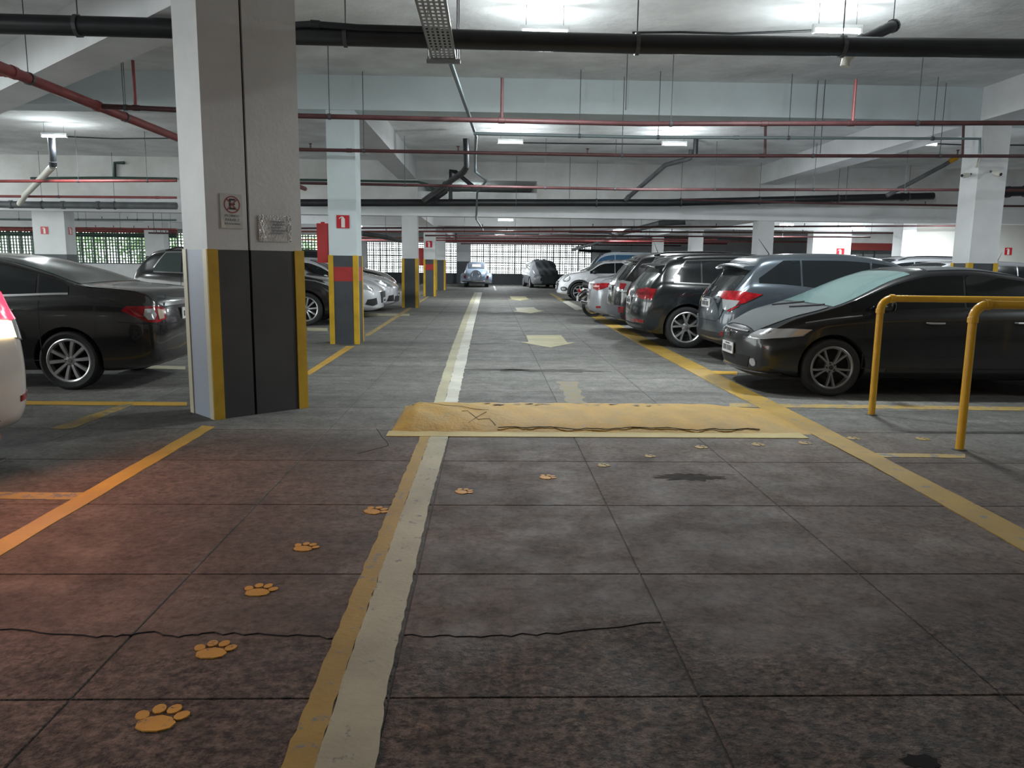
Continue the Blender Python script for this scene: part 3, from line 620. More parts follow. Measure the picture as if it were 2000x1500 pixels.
for (px, py, lab) in ((1064, 63, 'bright tube lamp on the ceiling right of the cable tray'), (1635, 61, 'bright tube lamp at upper right above the thick black pipe'),
                      (997, 278, 'tube lamp over the aisle between the two sprinkler pipes'), (1317, 282, 'tube lamp in the middle of the far row right of the aisle'),
                      (1805, 282, 'tube lamp near the top of the right column'), (106, 266, 'tube lamp on the far left ceiling behind the red main')):
    lamp(G(px, py, zl), lab)
for (x, y) in ((-9.5, 5.5), (-11, 12), (11, 4), (12.5, 12)):
    lamp(Vector((x, y, zl)), 'tube lamp on the near ceiling, outside the picture', group='lamps above and behind the camera')
lz = LOWC-0.28
for (x, y, lab) in ((0.6, 29.0, 'tube lamp under the low ceiling above the third floor arrow'), (0.6, 45.5, 'tube lamp under the low ceiling before the back grille'), (11.2, 29.6, 'tube lamp under the low ceiling left of the right column'),
                    (6.0, 36.5, 'tube lamp under the low ceiling above the white compact'), (-8.0, 29.0, 'tube lamp under the low ceiling behind the left columns'), (-6.0, 36.0, 'tube lamp under the low ceiling far left of the aisle'), (15.5, 25.5, 'tube lamp under the low ceiling far right'), (14.6, 31.0, 'added tube lamp that brightens the dark wall behind the red header')):  # the last lamp is added to lighten the dark wall there
    lamp(Vector((x, y, lz)), lab, LAMP_W*1.25)
lamp(Vector(((nx0+nx1)/2-0.3, ROW[1]+1.2, nz1-0.31)), 'tube lamp in the recess above the low beam', 70, up=-0.07)

# ================================================================ FLOOR MARKINGS
def ribbon(name, L_, R_, m, parent=None, z0=0.0, th=0.004, jag=0.0, step=0.25):
    """a strip of paint between two polylines, edges slightly ragged"""
    def dens(P):
        out = []
        for i in range(len(P)-1):
            a, c = Vector(P[i]), Vector(P[i+1]); n = max(1, int((c-a).length/step))
            out += [a+(c-a)*k/n for k in range(n)]
        return out+[Vector(P[-1])]
    n = max(len(dens(L_)), 2)
    def samp(P, n):
        P = [Vector(p) for p in P]; T = [0]
        for i in range(len(P)-1): T.append(T[-1]+(P[i+1]-P[i]).length)
        out = []
        for k in range(n):
            d = T[-1]*k/(n-1); i = max(j for j in range(len(T)) if T[j] <= d+1e-9); i = min(i, len(P)-2)
            out.append(P[i]+(P[i+1]-P[i])*((d-T[i])/max(1e-9, T[i+1]-T[i])))
        return out
    A, C = samp(L_, n), samp(R_, n); vs = []; fs = []
    for a, c in zip(A, C):
        d = (c-a).normalized() if (c-a).length > 1e-6 else Vector((1, 0))
        a = a-d*random.uniform(-jag, jag); c = c+d*random.uniform(-jag, jag)
        vs += [(a.x, a.y, z0+th), (c.x, c.y, z0+th), (a.x, a.y, z0), (c.x, c.y, z0)]
    for i in range(n-1):
        k, q = 4*i, 4*i+4
        fs += [(k, k+1, q+1, q), (k+2, k, q, q+2), (k+1, k+3, q+3, q+1)]
    fs += [(0, 2, 3, 1), (4*n-4, 4*n-3, 4*n-1, 4*n-2)]
    return obj(name, mesh_from(vs, fs), m, parent)
def gp(*pp): return [G(px, py).xy for px, py in pp]
t = thing('painted_stripe', 'broad two-tone yellow and white stripe on the near side of the hump', 'floor marking')
Lh = gp((548, 1500), (605, 1362), (705, 1120), (765, 985), (805, 890), (822, 850)); Rh = gp((735, 1500), (752, 1362), (806, 1130), (838, 985), (866, 890), (876, 850))
Lh = [G(500, 1620).xy]+Lh; Rh = [G(705, 1620).xy]+Rh
Mh = [a+(c-a)*0.36 for a, c in zip(Lh, Rh)]
ribbon('yellow_paint', Lh, Mh, M['yellow3'], t, jag=0.005, step=0.05); ribbon('white_paint', Mh, Rh, M['cream'], t, jag=0.004, step=0.05, th=0.0045)
t = thing('painted_stripe', 'faded cream stripe running up the aisle beyond the hump', 'floor marking')
Lh = gp((846, 790), (882, 680), (905, 620), (920, 585), (927, 571)); Rh = gp((893, 790), (914, 690), (927, 630), (938, 585), (942, 571)); Mh = [a+(c-a)*0.45 for a, c in zip(Lh, Rh)]
ribbon('yellow_paint', Lh, Mh, M['cream'], t, jag=0.006, step=0.1); ribbon('white_paint', Mh, Rh, M['white2'], t, jag=0.008, step=0.1, th=0.0045)
def line(name, L_, R_, m, label, jag=0.006, z0=0.0, th=0.004): return tag(ribbon(name, gp(*L_), gp(*R_), M[m], jag=jag, step=0.12, z0=z0, th=th), label, 'floor marking')
line('painted_line', [(-60, 1090), (0, 1055), (395, 832)], [(-60, 1122), (0, 1086), (420, 834)], 'yellow', 'yellow edge line running from the left edge to the split column')
line('painted_line', [(592, 731), (677, 676)], [(604, 733), (692, 677)], 'yellow', 'yellow edge line between the split column and the pale column')
line('painted_line', [(712, 655), (790, 606), (838, 577)], [(720, 657), (797, 607), (842, 577)], 'yellow2', 'thin worn yellow line past the pale column to the far left columns')
line('painted_line', [(1136, 606), (1160, 622), (1262, 680), (1420, 765), (1590, 851), (1700, 908), (1850, 992), (2040, 1100)], [(1150, 603), (1190, 625), (1300, 680), (1470, 765), (1605, 832), (1760, 912), (1900, 983), (2040, 1055)], 'yellow3', 'long yellow edge line along the right-hand parked cars', th=0.005)
line('painted_line', [(1098, 589), (1125, 606)], [(1110, 588), (1142, 604)], 'white2', 'short white dash in the line beside the silver sedan')
line('painted_line', [(1072, 573), (1096, 588)], [(1078, 573), (1106, 587)], 'yellow2', 'faint far end of the right-hand line before the white compact')
line('stall_line', [(-40, 783), (365, 786)], [(-40, 790), (365, 793)], 'yellow', 'yellow stall line beside the black sedan, left of the split column', th=0.0035)
line('stall_line', [(96, 838), (240, 790)], [(140, 838), (262, 790)], 'yellow2', 'faded slanting yellow stall line behind the white SUV', th=0.0045)
line('stall_line', [(-40, 961), (175, 963)], [(-40, 974), (150, 977)], 'yellow2', 'short faded yellow stall line at the left edge', th=0.003)
line('stall_line', [(285, 714), (362, 716)], [(283, 721), (362, 722)], 'cream', 'pale stall line under the tail of the black sedan')
line('stall_line', [(1425, 788), (2040, 796)], [(1425, 795), (2040, 803)], 'yellow2', 'faint yellow stall line in front of the black sedan with the dusty bonnet', th=0.0035)
line('stall_line', [(1700, 885), (1885, 888)], [(1710, 893), (1885, 895)], 'yellow2', 'faint short yellow line between the two yellow rails', th=0.003)
line('stall_line', [(1378, 724), (1440, 726)], [(1390, 731), (1440, 732)], 'yellow', 'short yellow stall line before the nose of the dusty black sedan', th=0.003)
line('stall_line', [(600, 640), (640, 641)], [(600, 646), (640, 647)], 'cream', 'pale stall line beside the wheel of the black SUV', th=0.003)
line('stall_line', [(712, 612), (800, 613)], [(712, 617), (800, 617)], 'cream', 'pale stall line in front of the white cars', th=0.003)
line('stall_line', [(963, 558), (966, 567)], [(966, 558), (970, 567)], 'white2', 'tiny white tick on the floor near the vintage car', th=0.003)
def arrow(pts, label): 
    P = gp(*pts); t = tag(MB().prism([tuple(p) for p in P][::-1], 0.004).build('floor_arrow', M['arrowp']), label, 'floor marking', 'painted arrows along the aisle'); return t
arrow([(1028, 655), (1096, 655), (1108, 669), (1126, 669), (1075, 679), (1018, 669), (1032, 668)], 'largest pale yellow floor arrow pointing toward the camera')
arrow([(1006, 601), (1042, 600), (1051, 606), (1062, 607), (1036, 612), (1002, 608), (1010, 607)], 'middle pale yellow floor arrow in the aisle')
arrow([(995, 579), (1026, 579), (1032, 584), (1037, 584), (1016, 587), (992, 584), (999, 584)], 'smallest and farthest pale floor arrow in the aisle')
# hump
bx0, bx1 = G(760, 850).x, G(1590, 850).x; by0, by1 = 6.42, 7.62
t = thing('speed_hump', 'worn yellow concrete speed hump across the aisle', 'speed hump', ((bx0+bx1)/2, (by0+by1)/2, 0))
def hz(fy): return 0.115*max(0, math.sin(math.pi*min(1, max(0, fy))))**0.62
vs = []; fs = []; NX, NY = 90, 16; hw_, hd_ = (bx1-bx0)/2, (by1-by0)/2
for i in range(NX+1):
    x = -hw_+2*hw_*i/NX; e = min(1, (x+hw_)/0.16, (hw_-x)/0.7); e = max(0, e)**0.6
    for j in range(NY+1):
        fy = j/NY; yy = -hd_+2*hd_*fy; yy += 0.012*math.sin(i*0.9)*(1 if j in (0, NY) else 0)
        z = hz(fy)*e*(1+0.05*math.sin(i*0.7+j))
        if j == 1: z = z*0.85+0.006*random.random()
        vs.append((x, yy, max(z, 0.001)))
for i in range(NX):
    for j in range(NY): k = i*(NY+1)+j; fs.append((k, k+NY+1, k+NY+2, k+1))
obj('hump_body', mesh_from(vs, fs, True), M['hump'], t)
ap = MB().box((-hw_-0.02, -hd_-0.17, 0), (hw_-0.1, -hd_+0.03, 0.0065)).build('painted_apron', worn_paint('pale_apron_paint', (0.42, 0.33, 0.12), thr=0.64), t)
crk = [Vector((-hw_+0.9+0.05*i, -hd_+0.05+0.012*math.sin(i*0.31)+0.008*math.sin(i*0.9)+random.uniform(-0.006, 0.006), 0)) for i in range(46)]
def hump_pt(p, off=0.002):
    fy = (p.y+hd_)/(2*hd_); e = max(0, min(1, (p.x+hw_)/0.16, (hw_-p.x)/0.7))**0.6; return Vector((p.x, p.y, hz(fy)*e*1.03+off))
def crack(P, wv, nm='crack'):
    b_ = MB(); b_.tube([hump_pt(p, 0.0) for p in P], wv, 5); b_.build(nm, M['dark'], t)
crack(crk, 0.004)
crack([Vector((-hw_+0.10+0.08*i, 0.22-0.045*i-0.02*math.sin(i*1.9), 0)) for i in range(10)], 0.0022)
crack([Vector((-hw_+0.58+0.05*i, -0.20-0.05*i+0.06*math.sin(i*1.6), 0)) for i in range(7)], 0.0022)
crack([Vector((-hw_+0.80-0.03*i, -0.22-0.05*i, 0)) for i in range(6)], 0.0022)
for i in range(26):
    a = Vector((random.uniform(-hw_+0.75, hw_-1.1), random.uniform(0.02, 0.30), 0)); n = random.randint(5, 8); r = random.uniform(0.012, 0.035)
    ce = hump_pt(a, 0.0012); poly = [(ce.x+r*1.5*random.uniform(0.6, 1.2)*math.cos(2*math.pi*k/n), ce.y+r*random.uniform(0.6, 1.2)*math.sin(2*math.pi*k/n)) for k in range(n)]
    vs_ = [hump_pt(Vector((x, y, 0)), 0.003) for x, y in poly]
    obj('chipped_spot', mesh_from(vs_, [tuple(range(n))]), mat('bare_grey_chip', (0.19, 0.175, 0.16), 0.8), t)
# cracks across the slabs
def floor_crack(pxs, label, wv=0.004):
    P = [G(x, y, 0) for x, y in pxs]; Q = []
    for i in range(len(P)-1):
        for k in range(4): Q.append(P[i]+(P[i+1]-P[i])*k/4+Vector((random.uniform(-.008, .008), random.uniform(-.012, .012), 0.0)))
    tag(MB().tube(Q+[P[-1]], wv, 4).build('floor_crack', M['dark']), label, 'crack')
floor_crack([(0, 1228), (80, 1236), (190, 1246), (240, 1242), (300, 1236), (345, 1246), (400, 1236), (480, 1240), (560, 1240), (640, 1246), (700, 1240)], 'wandering floor crack left of the broad stripe')
floor_crack([(790, 1240), (860, 1243), (915, 1246), (1000, 1241), (1090, 1236), (1180, 1228), (1290, 1216)], 'wandering floor crack right of the broad stripe', 0.0035)
floor_crack([(735, 838), (760, 870), (700, 886)], 'short crack left of the hump', 0.003)
# oil stain blobs
def stain(px, py, rx, ry, label, sd):
    random.seed(sd); c = G(px, py); n = 22; pl = []
    for k in range(n):
        a = 2*math.pi*k/n; q = random.uniform(0.75, 1.15); pl.append((c.x+rx*q*math.cos(a), c.y+ry*q*math.sin(a)))
    tag(MB().prism(pl, 0.0015).build('oil_stain', mat('dark_oil', (0.022, 0.020, 0.020), 0.9, spec=0.1)), label, 'stain')
stain(1800, 1487, 0.055, 0.035, 'small black oil spot at the bottom right corner', 3)
def smear(px, py, rx, ry, label, sd, m):
    random.seed(sd); c = G(px, py); n = 40; pl = []
    for k in range(n):
        a = 2*math.pi*k/n; q = random.uniform(0.55, 1.15); pl.append((c.x+rx*q*math.cos(a), c.y+ry*q*math.sin(a)))
    tag(MB().prism(pl, 0.0008).build('floor_stain', m), label, 'stain')
damp = mat('damp_concrete', (0.080, 0.077, 0.072), 0.9, var=(3, 0.4), spec=0.1)
smear(1080, 724, 0.75, 0.16, 'dark damp stain across the aisle behind the hump', 4, damp); smear(965, 722, 0.55, 0.10, 'narrow dark damp streak beside the aisle stripe', 8, damp); smear(1345, 932, 0.24, 0.10, 'dark smudge on the floor right of the paw prints', 6, mat('dark_smudge', (0.055, 0.046, 0.041), 0.9, var=(9, 0.4), spec=0.1))
line('painted_line', [(1088, 745), (1112, 796)], [(1126, 745), (1150, 797)], 'ghost', 'nearly worn off yellow patch on the aisle behind the hump', th=0.0012, jag=0.03)
random.seed(11)
# paw prints
pad_poly = [(-0.075, -0.052), (-0.03, -0.075), (0.03, -0.075), (0.075, -0.052), (0.085, -0.01), (0.05, 0.03), (0.0, 0.045), (-0.05, 0.03), (-0.085, -0.01)]
def oval(cx, cy, rx, ry, n=10): return [(cx+rx*math.cos(2*math.pi*k/n), cy+ry*math.sin(2*math.pi*k/n)) for k in range(n)]
pad_me = MB().prism(pad_poly, 0.0045).mesh(); pad_me.materials.append(M['pawp'])
toe_me = MB().prism(oval(0, 0, 0.030, 0.038), 0.0045).mesh(); toe_me.materials.append(M['pawp'])
fade_pad = MB().prism(pad_poly, 0.0045).mesh(); fade_pad.materials.append(M['yellow2'])
fade_toe = MB().prism(oval(0, 0, 0.030, 0.038), 0.0045).mesh(); fade_toe.materials.append(M['yellow2'])
PAWS = [(308, 1410, 1.25, 0, 'largest amber paw print at the bottom left'), (415, 1274, 1.15, 0, 'amber paw print second from the bottom left'), (505, 1156, 1.1, 0, 'amber paw print third from the bottom left'),
        (594, 1071, 1.0, 0, 'amber paw print fourth from the bottom left'), (730, 999, 1.15, 0, 'amber paw print touching the broad stripe from the left'), (903, 961, 0.95, 0, 'amber paw print just right of the broad stripe'),
        (1067, 933, 0.9, 0, 'amber paw print second right of the broad stripe'), (1177, 910, 0.75, 1, 'faded paw print third right of the broad stripe'), (1268, 892, 0.7, 1, 'faded paw print below the middle of the hump'),
        (1367, 874, 0.85, 1, 'faded paw print close below the right part of the hump'), (1478, 869, 0.9, 1, 'faint paw print below the right end of the hump'), (1570, 866, 0.9, 1, 'faint paw print beside the right edge line'), (1664, 857, 0.9, 1, 'faint paw print just right of the yellow edge line'), (1800, 858, 0.95, 1, 'faint paw print between the two yellow rail posts')]
for i, (px, py, s_, f_, lab) in enumerate(PAWS):
    nx = PAWS[min(i+1, len(PAWS)-1)]; a = G(px, py); c = G(nx[0], nx[1]); 
    th = math.atan2((c-a).y, (c-a).x)-math.pi/2 if i < len(PAWS)-1 else -1.3
    t = thing('paw_print', lab, 'floor marking', (a.x, a.y, 0), th*0.75, 'painted paw prints crossing the floor'); t.scale = (s_*0.56, s_*0.56, 1)
    obj('pad', fade_pad if f_ else pad_me, None, t)
    for (x, y, r) in ((-0.088, 0.045, 0.5), (-0.034, 0.095, 0.2), (0.034, 0.095, -0.2), (0.088, 0.045, -0.5)): obj('toe', fade_toe if f_ else toe_me, None, t, (x, y, 0), r)
# ================================================================ YELLOW RAILS
def rail(foot, ztop, label, length=4.2):
    t = thing('pipe_rail', label, 'railing', foot); r = 0.032; k = 0.11
    P = [Vector((0, 0, 0)), Vector((0, 0, ztop-k))]+[Vector((k-k*math.cos(a), 0, ztop-k+k*math.sin(a))) for a in [math.pi/2*i/6 for i in range(1, 7)]]
    soft(MB().tube(P[:2], r, 16).build('post', M['rail'], t)); soft(MB().tube(P[1:], r*1.12, 16).build('elbow', M['rail'], t))
    soft(MB().tube([P[-1], Vector((length, 0, ztop))], r, 16).build('top_bar', M['rail'], t)); soft(MB().tube([Vector((length, 0, 0)), Vector((length, 0, ztop))], r, 16).build('post', M['rail'], t))
    for q in (P[1], ): MB().lathe([(r, -0.03), (r*1.25, -0.028), (r*1.25, 0.012), (r, 0.015)], 16, Matrix.Translation(q)).build('socket_ring', M['rail'], t)
    MB().lathe([(r*1.22, -0.03), (r*1.28, -0.028), (r*1.28, 0.012), (r, 0.015)], 16, Matrix.Translation(P[-1]) @ Matrix.Rotation(math.pi/2, 4, 'Y')).build('socket_ring', M['rail'], t)
    for x in (0, length): MB().lathe([(0.0, 0), (0.055, 0), (0.055, 0.006), (0.0, 0.006)], 16, Matrix.Translation((x, 0, 0))).build('foot_plate', M['rod'], t)
f1, f2 = G(1702, 810), G(1874, 878)
rail(f1, D(1712, 583, f1.y).z-0.0, 'yellow pipe rail farther back, beside the dusty black sedan', 3.6)
rail(f2, D(1893, 595, f2.y).z-0.0, 'yellow pipe rail nearest the camera at the right', 3.6)
# ================================================================ CARS
def pchip(pts):
    x = np.array([p[0] for p in pts], float); y = np.array([p[1] for p in pts], float); h = np.diff(x); d = np.diff(y)/h; m = np.zeros_like(y)
    for i in range(1, len(x)-1):
        if d[i-1]*d[i] > 0: w1 = 2*h[i]+h[i-1]; w2 = h[i]+2*h[i-1]; m[i] = (w1+w2)/(w1/d[i-1]+w2/d[i])
    m[0] = d[0]; m[-1] = d[-1]
    def f(q):
        q = min(max(q, x[0]), x[-1]); i = min(int(np.searchsorted(x, q, 'right'))-1, len(x)-2); t = (q-x[i])/h[i]
        return float((2*t**3-3*t**2+1)*y[i]+(t**3-2*t**2+t)*h[i]*m[i]+(-2*t**3+3*t**2)*y[i+1]+(t**3-t**2)*h[i]*m[i+1])
    return f
def catmull(P, n):
    out = []
    for i in range(len(P)-1):
        p0 = P[max(i-1, 0)]; p1 = P[i]; p2 = P[i+1]; p3 = P[min(i+2, len(P)-1)]
        for k in range(n):
            t = k/n; out.append(tuple(0.5*((2*b_)+(-a+c)*t+(2*a-5*b_+4*c-d)*t*t+(-a+3*b_-3*c+d)*t**3) for a, b_, c, d in zip(p0, p1, p2, p3)))
    return out+[P[-1]]

class Shell:
    """car body lofted from side profiles; x forward, s = distance from the rear end"""
    def __init__(S, L_, W_, top, belt, zb=0.20, bulge=(0.10, 0.14), tumble=0.30, ends=(0.90, 0.86), waist=0.985, lean=(0.03, 0.03)):
        S.L, S.W, S.zb = L_, W_, zb; S.top, S.belt = pchip(top), pchip(belt); S.tum = tumble; S.bulge = bulge; S.lean = lean
        S.wf = pchip([(0, ends[0]), (0.35, 0.5*(1+ends[0])+0.02), (0.95, 1.0), (L_-1.15, 1.0), (L_-0.45, 0.5*(1+ends[1])+0.02), (L_, ends[1])])
        S.low = pchip([(0, zb+0.10), (0.22, zb+0.03), (0.6, zb), (L_-0.7, zb), (L_-0.22, zb+0.0), (L_, zb+0.05)])
        rows = []; st = [0.0, 0.02, 0.05, 0.09]+list(np.linspace(0.15, L_-0.15, int(L_/0.085)))+[L_-0.09, L_-0.05, L_-0.02, L_]
        for s in st:
            e = min(s, L_-s); sc = 1.0
            if e < 0.09: sc = {0: 0.90, 1: 0.955, 2: 0.985, 3: 0.997}[min(3, int(round(e/0.03)))]
            rows.append((s, S.section(s), sc))
        V = []; Fc = []; n = len(rows[0][1])
        for s, sec, sc in rows:
            zc = 0.5*(sec[0][1]+sec[-1][1]); full = [(y*sc, zc+(z-zc)*sc) for y, z in sec]
            ring = full+[(-y, z) for y, z in reversed(full[1:-1])]
            V += [S.warp(s, y, z) for y, z in ring]
        m_ = 2*n-2
        for i in range(len(rows)-1):
            for j in range(m_): q = (j+1) % m_; Fc.append((i*m_+j, i*m_+q, (i+1)*m_+q, (i+1)*m_+j))
        def cap(i, s, flip):
            base = i*m_; ring = [V[base+j] for j in range(m_)]; zc = sum(p[2] for p in ring)/m_; prev = list(range(base, base+m_))
            for sc in (0.75, 0.45, 0.2):
                k = len(V)
                for j in range(m_):
                    p = ring[j]; y, z = p[1]*sc, zc+(p[2]-zc)*sc; V.append(S.warp(s, y, z))
                cur = list(range(k, k+m_))
                for j in range(m_):
                    q = (j+1) % m_; f_ = (prev[j], prev[q], cur[q], cur[j]); Fc.append(f_ if flip else f_[::-1])
                prev = cur
            Fc.append(tuple(prev) if flip else tuple(reversed(prev)))
        cap(0, 0.0, False); cap(len(rows)-1, L_, True)
        S.V = V; S.F = [f[::-1] for f in Fc]; S.bvh = BVHTree.FromPolygons([Vector(v) for v in V], S.F)
    def section(S, s):
        w = S.W/2*S.wf(s); bt, tp, zb = S.belt(s), S.top(s), S.low(s); tp = max(tp, bt+0.03); t = tp-bt; h = bt-zb; ws = w*0.945
        k = S.tum
        P = [(0, zb), (w*0.55, zb), (w*0.86, zb+0.01), (w*0.955, zb+0.07), (w*0.985, zb+0.2*h+0.03), (w, zb+0.55*h), (w*0.99, bt-0.16*h), (w*0.965, bt-0.02),
             (ws-k*t*0.12, bt+0.12*t), (ws-k*t*0.45, bt+0.45*t), (ws-k*t*0.80, bt+0.79*t), (ws-k*t*1.0-0.05*min(1, t/0.4), bt+0.91*t), (0.60*ws, bt+0.975*t), (0.30*ws, bt+0.995*t), (0, tp)]
        return catmull(P, 3)
    def yside(S, s, a):  # half width at fraction a of the glass house height
        w = S.W/2*S.wf(s); bt = S.belt(s); t = max(S.top(s)-bt, 0.03); return w*0.945-S.tum*t*a-(0.05*min(1, t/0.4) if a > 0.85 else 0)
    def warp(S, s, y, z):
        x = s-S.L/2; q = min(1, abs(y)/(S.W/2))
        fr_ = max(0, (s-(S.L-0.9))/0.9)**1.5; rr = max(0, (0.7-s)/0.7)**1.5
        x -= S.bulge[1]*fr_*q**2.6; x += S.bulge[0]*rr*q**2.6
        x -= S.lean[1]*fr_*((z-0.5)/0.3)**2; x += S.lean[0]*rr*((z-0.55)/0.35)**2
        return (x, y, z)
    def cast(S, o, d, off):
        h = S.bvh.ray_cast(Vector(o), Vector(d).normalized())
        if h[0] is None:
            h = S.bvh.find_nearest(Vector(o)+Vector(d)*2.0)
            return (h[0]+h[1]*off, h[1]) if h[0] is not None else None
        n = h[1] if h[1].dot(Vector(d)) < 0 else -h[1]
        return h[0]+n*off, n
    # view mappings: 2-D coordinates -> ray
    def view(S, v, a, c):
        if v == 'L': return (a-S.L/2, 3, c), (0, -1, 0)
        if v == 'B': return (-S.L/2-1.5, a, c), (1, 0, 0)
        if v == 'F': return (S.L/2+1.5, a, c), (-1, 0, 0)
        if v == 'T': return (a-S.L/2, c, 3), (0, 0, -1)
        k = 0.70711
        if v == 'BL':   # a>0 forward along the flank, a<0 inward across the tail
            p = Vector((-S.L/2, S.W/2, c))+Vector((1, 1, 0))*(a*0.5); return p+Vector((-1, 1, 0))*1.5, (k, -k, 0)
        if v == 'FL':
            p = Vector((S.L/2, S.W/2, c))+Vector((-1, 1, 0))*(a*0.5); return p+Vector((1, 1, 0))*1.5, (-k, -k, 0)

class Car:
    def __init__(C, name, label, shell, paint, wheels, loc, heading, detail=True, arch=True, wheel_r=0.315, style='ten', group=None, cladding=None, rim='alloy', cat='car'):
        S = C.S = shell; C.t = thing(name, label, cat, (loc[0], loc[1], 0), heading, group); C.paint = paint; C.wr = wheel_r; C.wh = wheels
        me = mesh_from(S.V, S.F); body = obj('body', me, paint, C.t); 
        if arch:
            me.materials.append(M['trim'])
            cb = MB()
            for s in wheels:
                for sg in (-1, 1):
                    cb.lathe([(0.0001, -0.30), (wheel_r+0.045, -0.30), (wheel_r+0.045, 0.2), (0.0001, 0.2)], 30, Matrix.Translation((s-S.L/2, sg*S.W/2, wheel_r+0.005)) @ Matrix.Rotation(-sg*math.pi/2, 4, 'X'))
            cme = cb.mesh(); bm = bmesh.new(); bm.from_mesh(cme); bmesh.ops.remove_doubles(bm, verts=bm.verts, dist=0.001); bmesh.ops.recalc_face_normals(bm, faces=bm.faces); bm.to_mesh(cme); bm.free()
            cme.materials.append(paint); cme.materials.append(M['trim'])
            cme.polygons.foreach_set('material_index', [1]*len(cme.polygons))
            co = bpy.data.objects.new('cutter', cme); COL.objects.link(co)
            bme = body.data; bm = bmesh.new(); bm.from_mesh(bme); bmesh.ops.recalc_face_normals(bm, faces=bm.faces); bm.to_mesh(bme); bm.free()
            md = body.modifiers.new('cut', 'BOOLEAN'); md.operation = 'DIFFERENCE'; md.object = co; md.solver = 'EXACT'
            co.parent = C.t
            bpy.context.view_layer.update()
            new = bpy.data.meshes.new_from_object(body.evaluated_get(bpy.context.evaluated_depsgraph_get())); body.modifiers.clear(); body.data = new; bpy.data.objects.remove(co)
        else:
            bm = bmesh.new(); bm.from_mesh(me); bmesh.ops.recalc_face_normals(bm, faces=bm.faces); bm.to_mesh(me); bm.free()
        soft(body, 38); C.body = body
        for s in wheels:
            for sg in (-1, 1): C.wheel(s, sg, style, rim)
        if cladding:
            for s in wheels: C.arch_trim(s, cladding)
    def wheel(C, s, sg, style, rim):
        r = C.wr; y = sg*(C.S.W/2-0.115); key = (round(r, 3), style, rim)
        if key not in WHEELS: WHEELS[key] = make_wheel(r, style, M[rim])
        tme, rme, hme = WHEELS[key]
        w_ = obj('wheel', tme, None, C.t, (s-C.S.L/2, y, r)); w_.rotation_euler = (-sg*math.pi/2, 0, 0)
        obj('rim', rme, None, w_); obj('hub_cap', hme, None, w_)
    def patch(C, name, m, view, poly, off=0.004, sp=0.07, mirror=True, parent=None, seg=0.06, label=None):
        S = C.S; pts = []
        for i in range(len(poly)):
            a, c = Vector(poly[i]), Vector(poly[(i+1) % len(poly)]); n = max(1, int((c-a).length/seg)); pts += [a+(c-a)*k/n for k in range(n)]
        nb = len(pts); xs = [p.x for p in pts]; ys = [p.y for p in pts]; allp = list(pts)
        def inside(q):
            r_ = False
            for i in range(nb):
                a, c = pts[i], pts[i-1]
                if (a.y > q.y) != (c.y > q.y) and q.x < (c.x-a.x)*(q.y-a.y)/(c.y-a.y)+a.x: r_ = not r_
            return r_
        gx = np.arange(min(xs)+sp*0.5, max(xs), sp); gy = np.arange(min(ys)+sp*0.5, max(ys), sp)
        for x in gx:
            for y in gy:
                q = Vector((x, y))
                if inside(q) and min((q-p).length for p in pts) > sp*0.45: allp.append(q)
        vo, eo, fo, *_r = delaunay_2d_cdt(allp, [(i, (i+1) % nb) for i in range(nb)], [], 1, 1e-5)
        V = []; Nn = []
        for p in vo:
            o, d = S.view(view, p.x, p.y); h = S.cast(o, d, off); V.append(h[0]); Nn.append(h[1])
        cnt = {}
        for f in fo:
            for i in range(len(f)): e = (f[i], f[(i+1) % len(f)]); cnt[e] = 1
        bd = [e for e in cnt if (e[1], e[0]) not in cnt]; F_ = [tuple(f) for f in fo]; low = {}
        for e in bd:
            for i in e:
                if i not in low: low[i] = len(V); V.append(V[i]-Nn[i]*(off+0.006))
        F_ += [(e[1], e[0], low[e[0]], low[e[1]]) for e in bd]
        out = []
        for sg in ((1, -1) if mirror else (1,)):
            me = mesh_from([(v.x, v.y*sg, v.z) for v in V], F_); bm = bmesh.new(); bm.from_mesh(me); bmesh.ops.recalc_face_normals(bm, faces=bm.faces)
            # outward test on the first triangle
            bm.faces.ensure_lookup_table()
            nrm = Vector((Nn[fo[0][0]].x, Nn[fo[0][0]].y*sg, Nn[fo[0][0]].z))
            if bm.faces[0].normal.dot(nrm) < 0: bmesh.ops.reverse_faces(bm, faces=bm.faces)
            bm.to_mesh(me); bm.free()
            o = soft(obj(name, me, m, parent or C.t), 50); out.append(o)
            if label: o['label'] = label
        return out
    def strip(C, name, m, view, line_, wd, off=0.005, mirror=True, parent=None, seg=0.06, closed=False):
        """a narrow band draped along a polyline (seams, trims)"""
        P = [Vector(p) for p in line_]; Q = []
        for i in range(len(P)-1):
            n = max(1, int((P[i+1]-P[i]).length/seg)); Q += [P[i]+(P[i+1]-P[i])*k/n for k in range(n)]
        Q.append(P[-1]); rows = []
        for i, q in enumerate(Q):
            d = (Q[min(i+1, len(Q)-1)]-Q[max(i-1, 0)]).normalized(); n = Vector((-d.y, d.x))*wd/2
            rows.append((q+n, q-n))
        out = []
        for sg in ((1, -1) if mirror else (1,)):
            V = []; F_ = []
            for a, c in rows:
                ha = C.S.cast(*C.S.view(view, a.x, a.y), off); hc = C.S.cast(*C.S.view(view, c.x, c.y), off)
                for h in (ha[0]-ha[1]*(off+0.004), ha[0], hc[0], hc[0]-hc[1]*(off+0.004)): V.append((h.x, h.y*sg, h.z))
            for i in range(len(rows)-1):
                k = 4*i
                for j in range(3): f = (k+j, k+j+1, k+j+5, k+j+4); F_.append(f)
            me = mesh_from(V, F_); out.append(obj(name, me, m, parent or C.t))
        return out
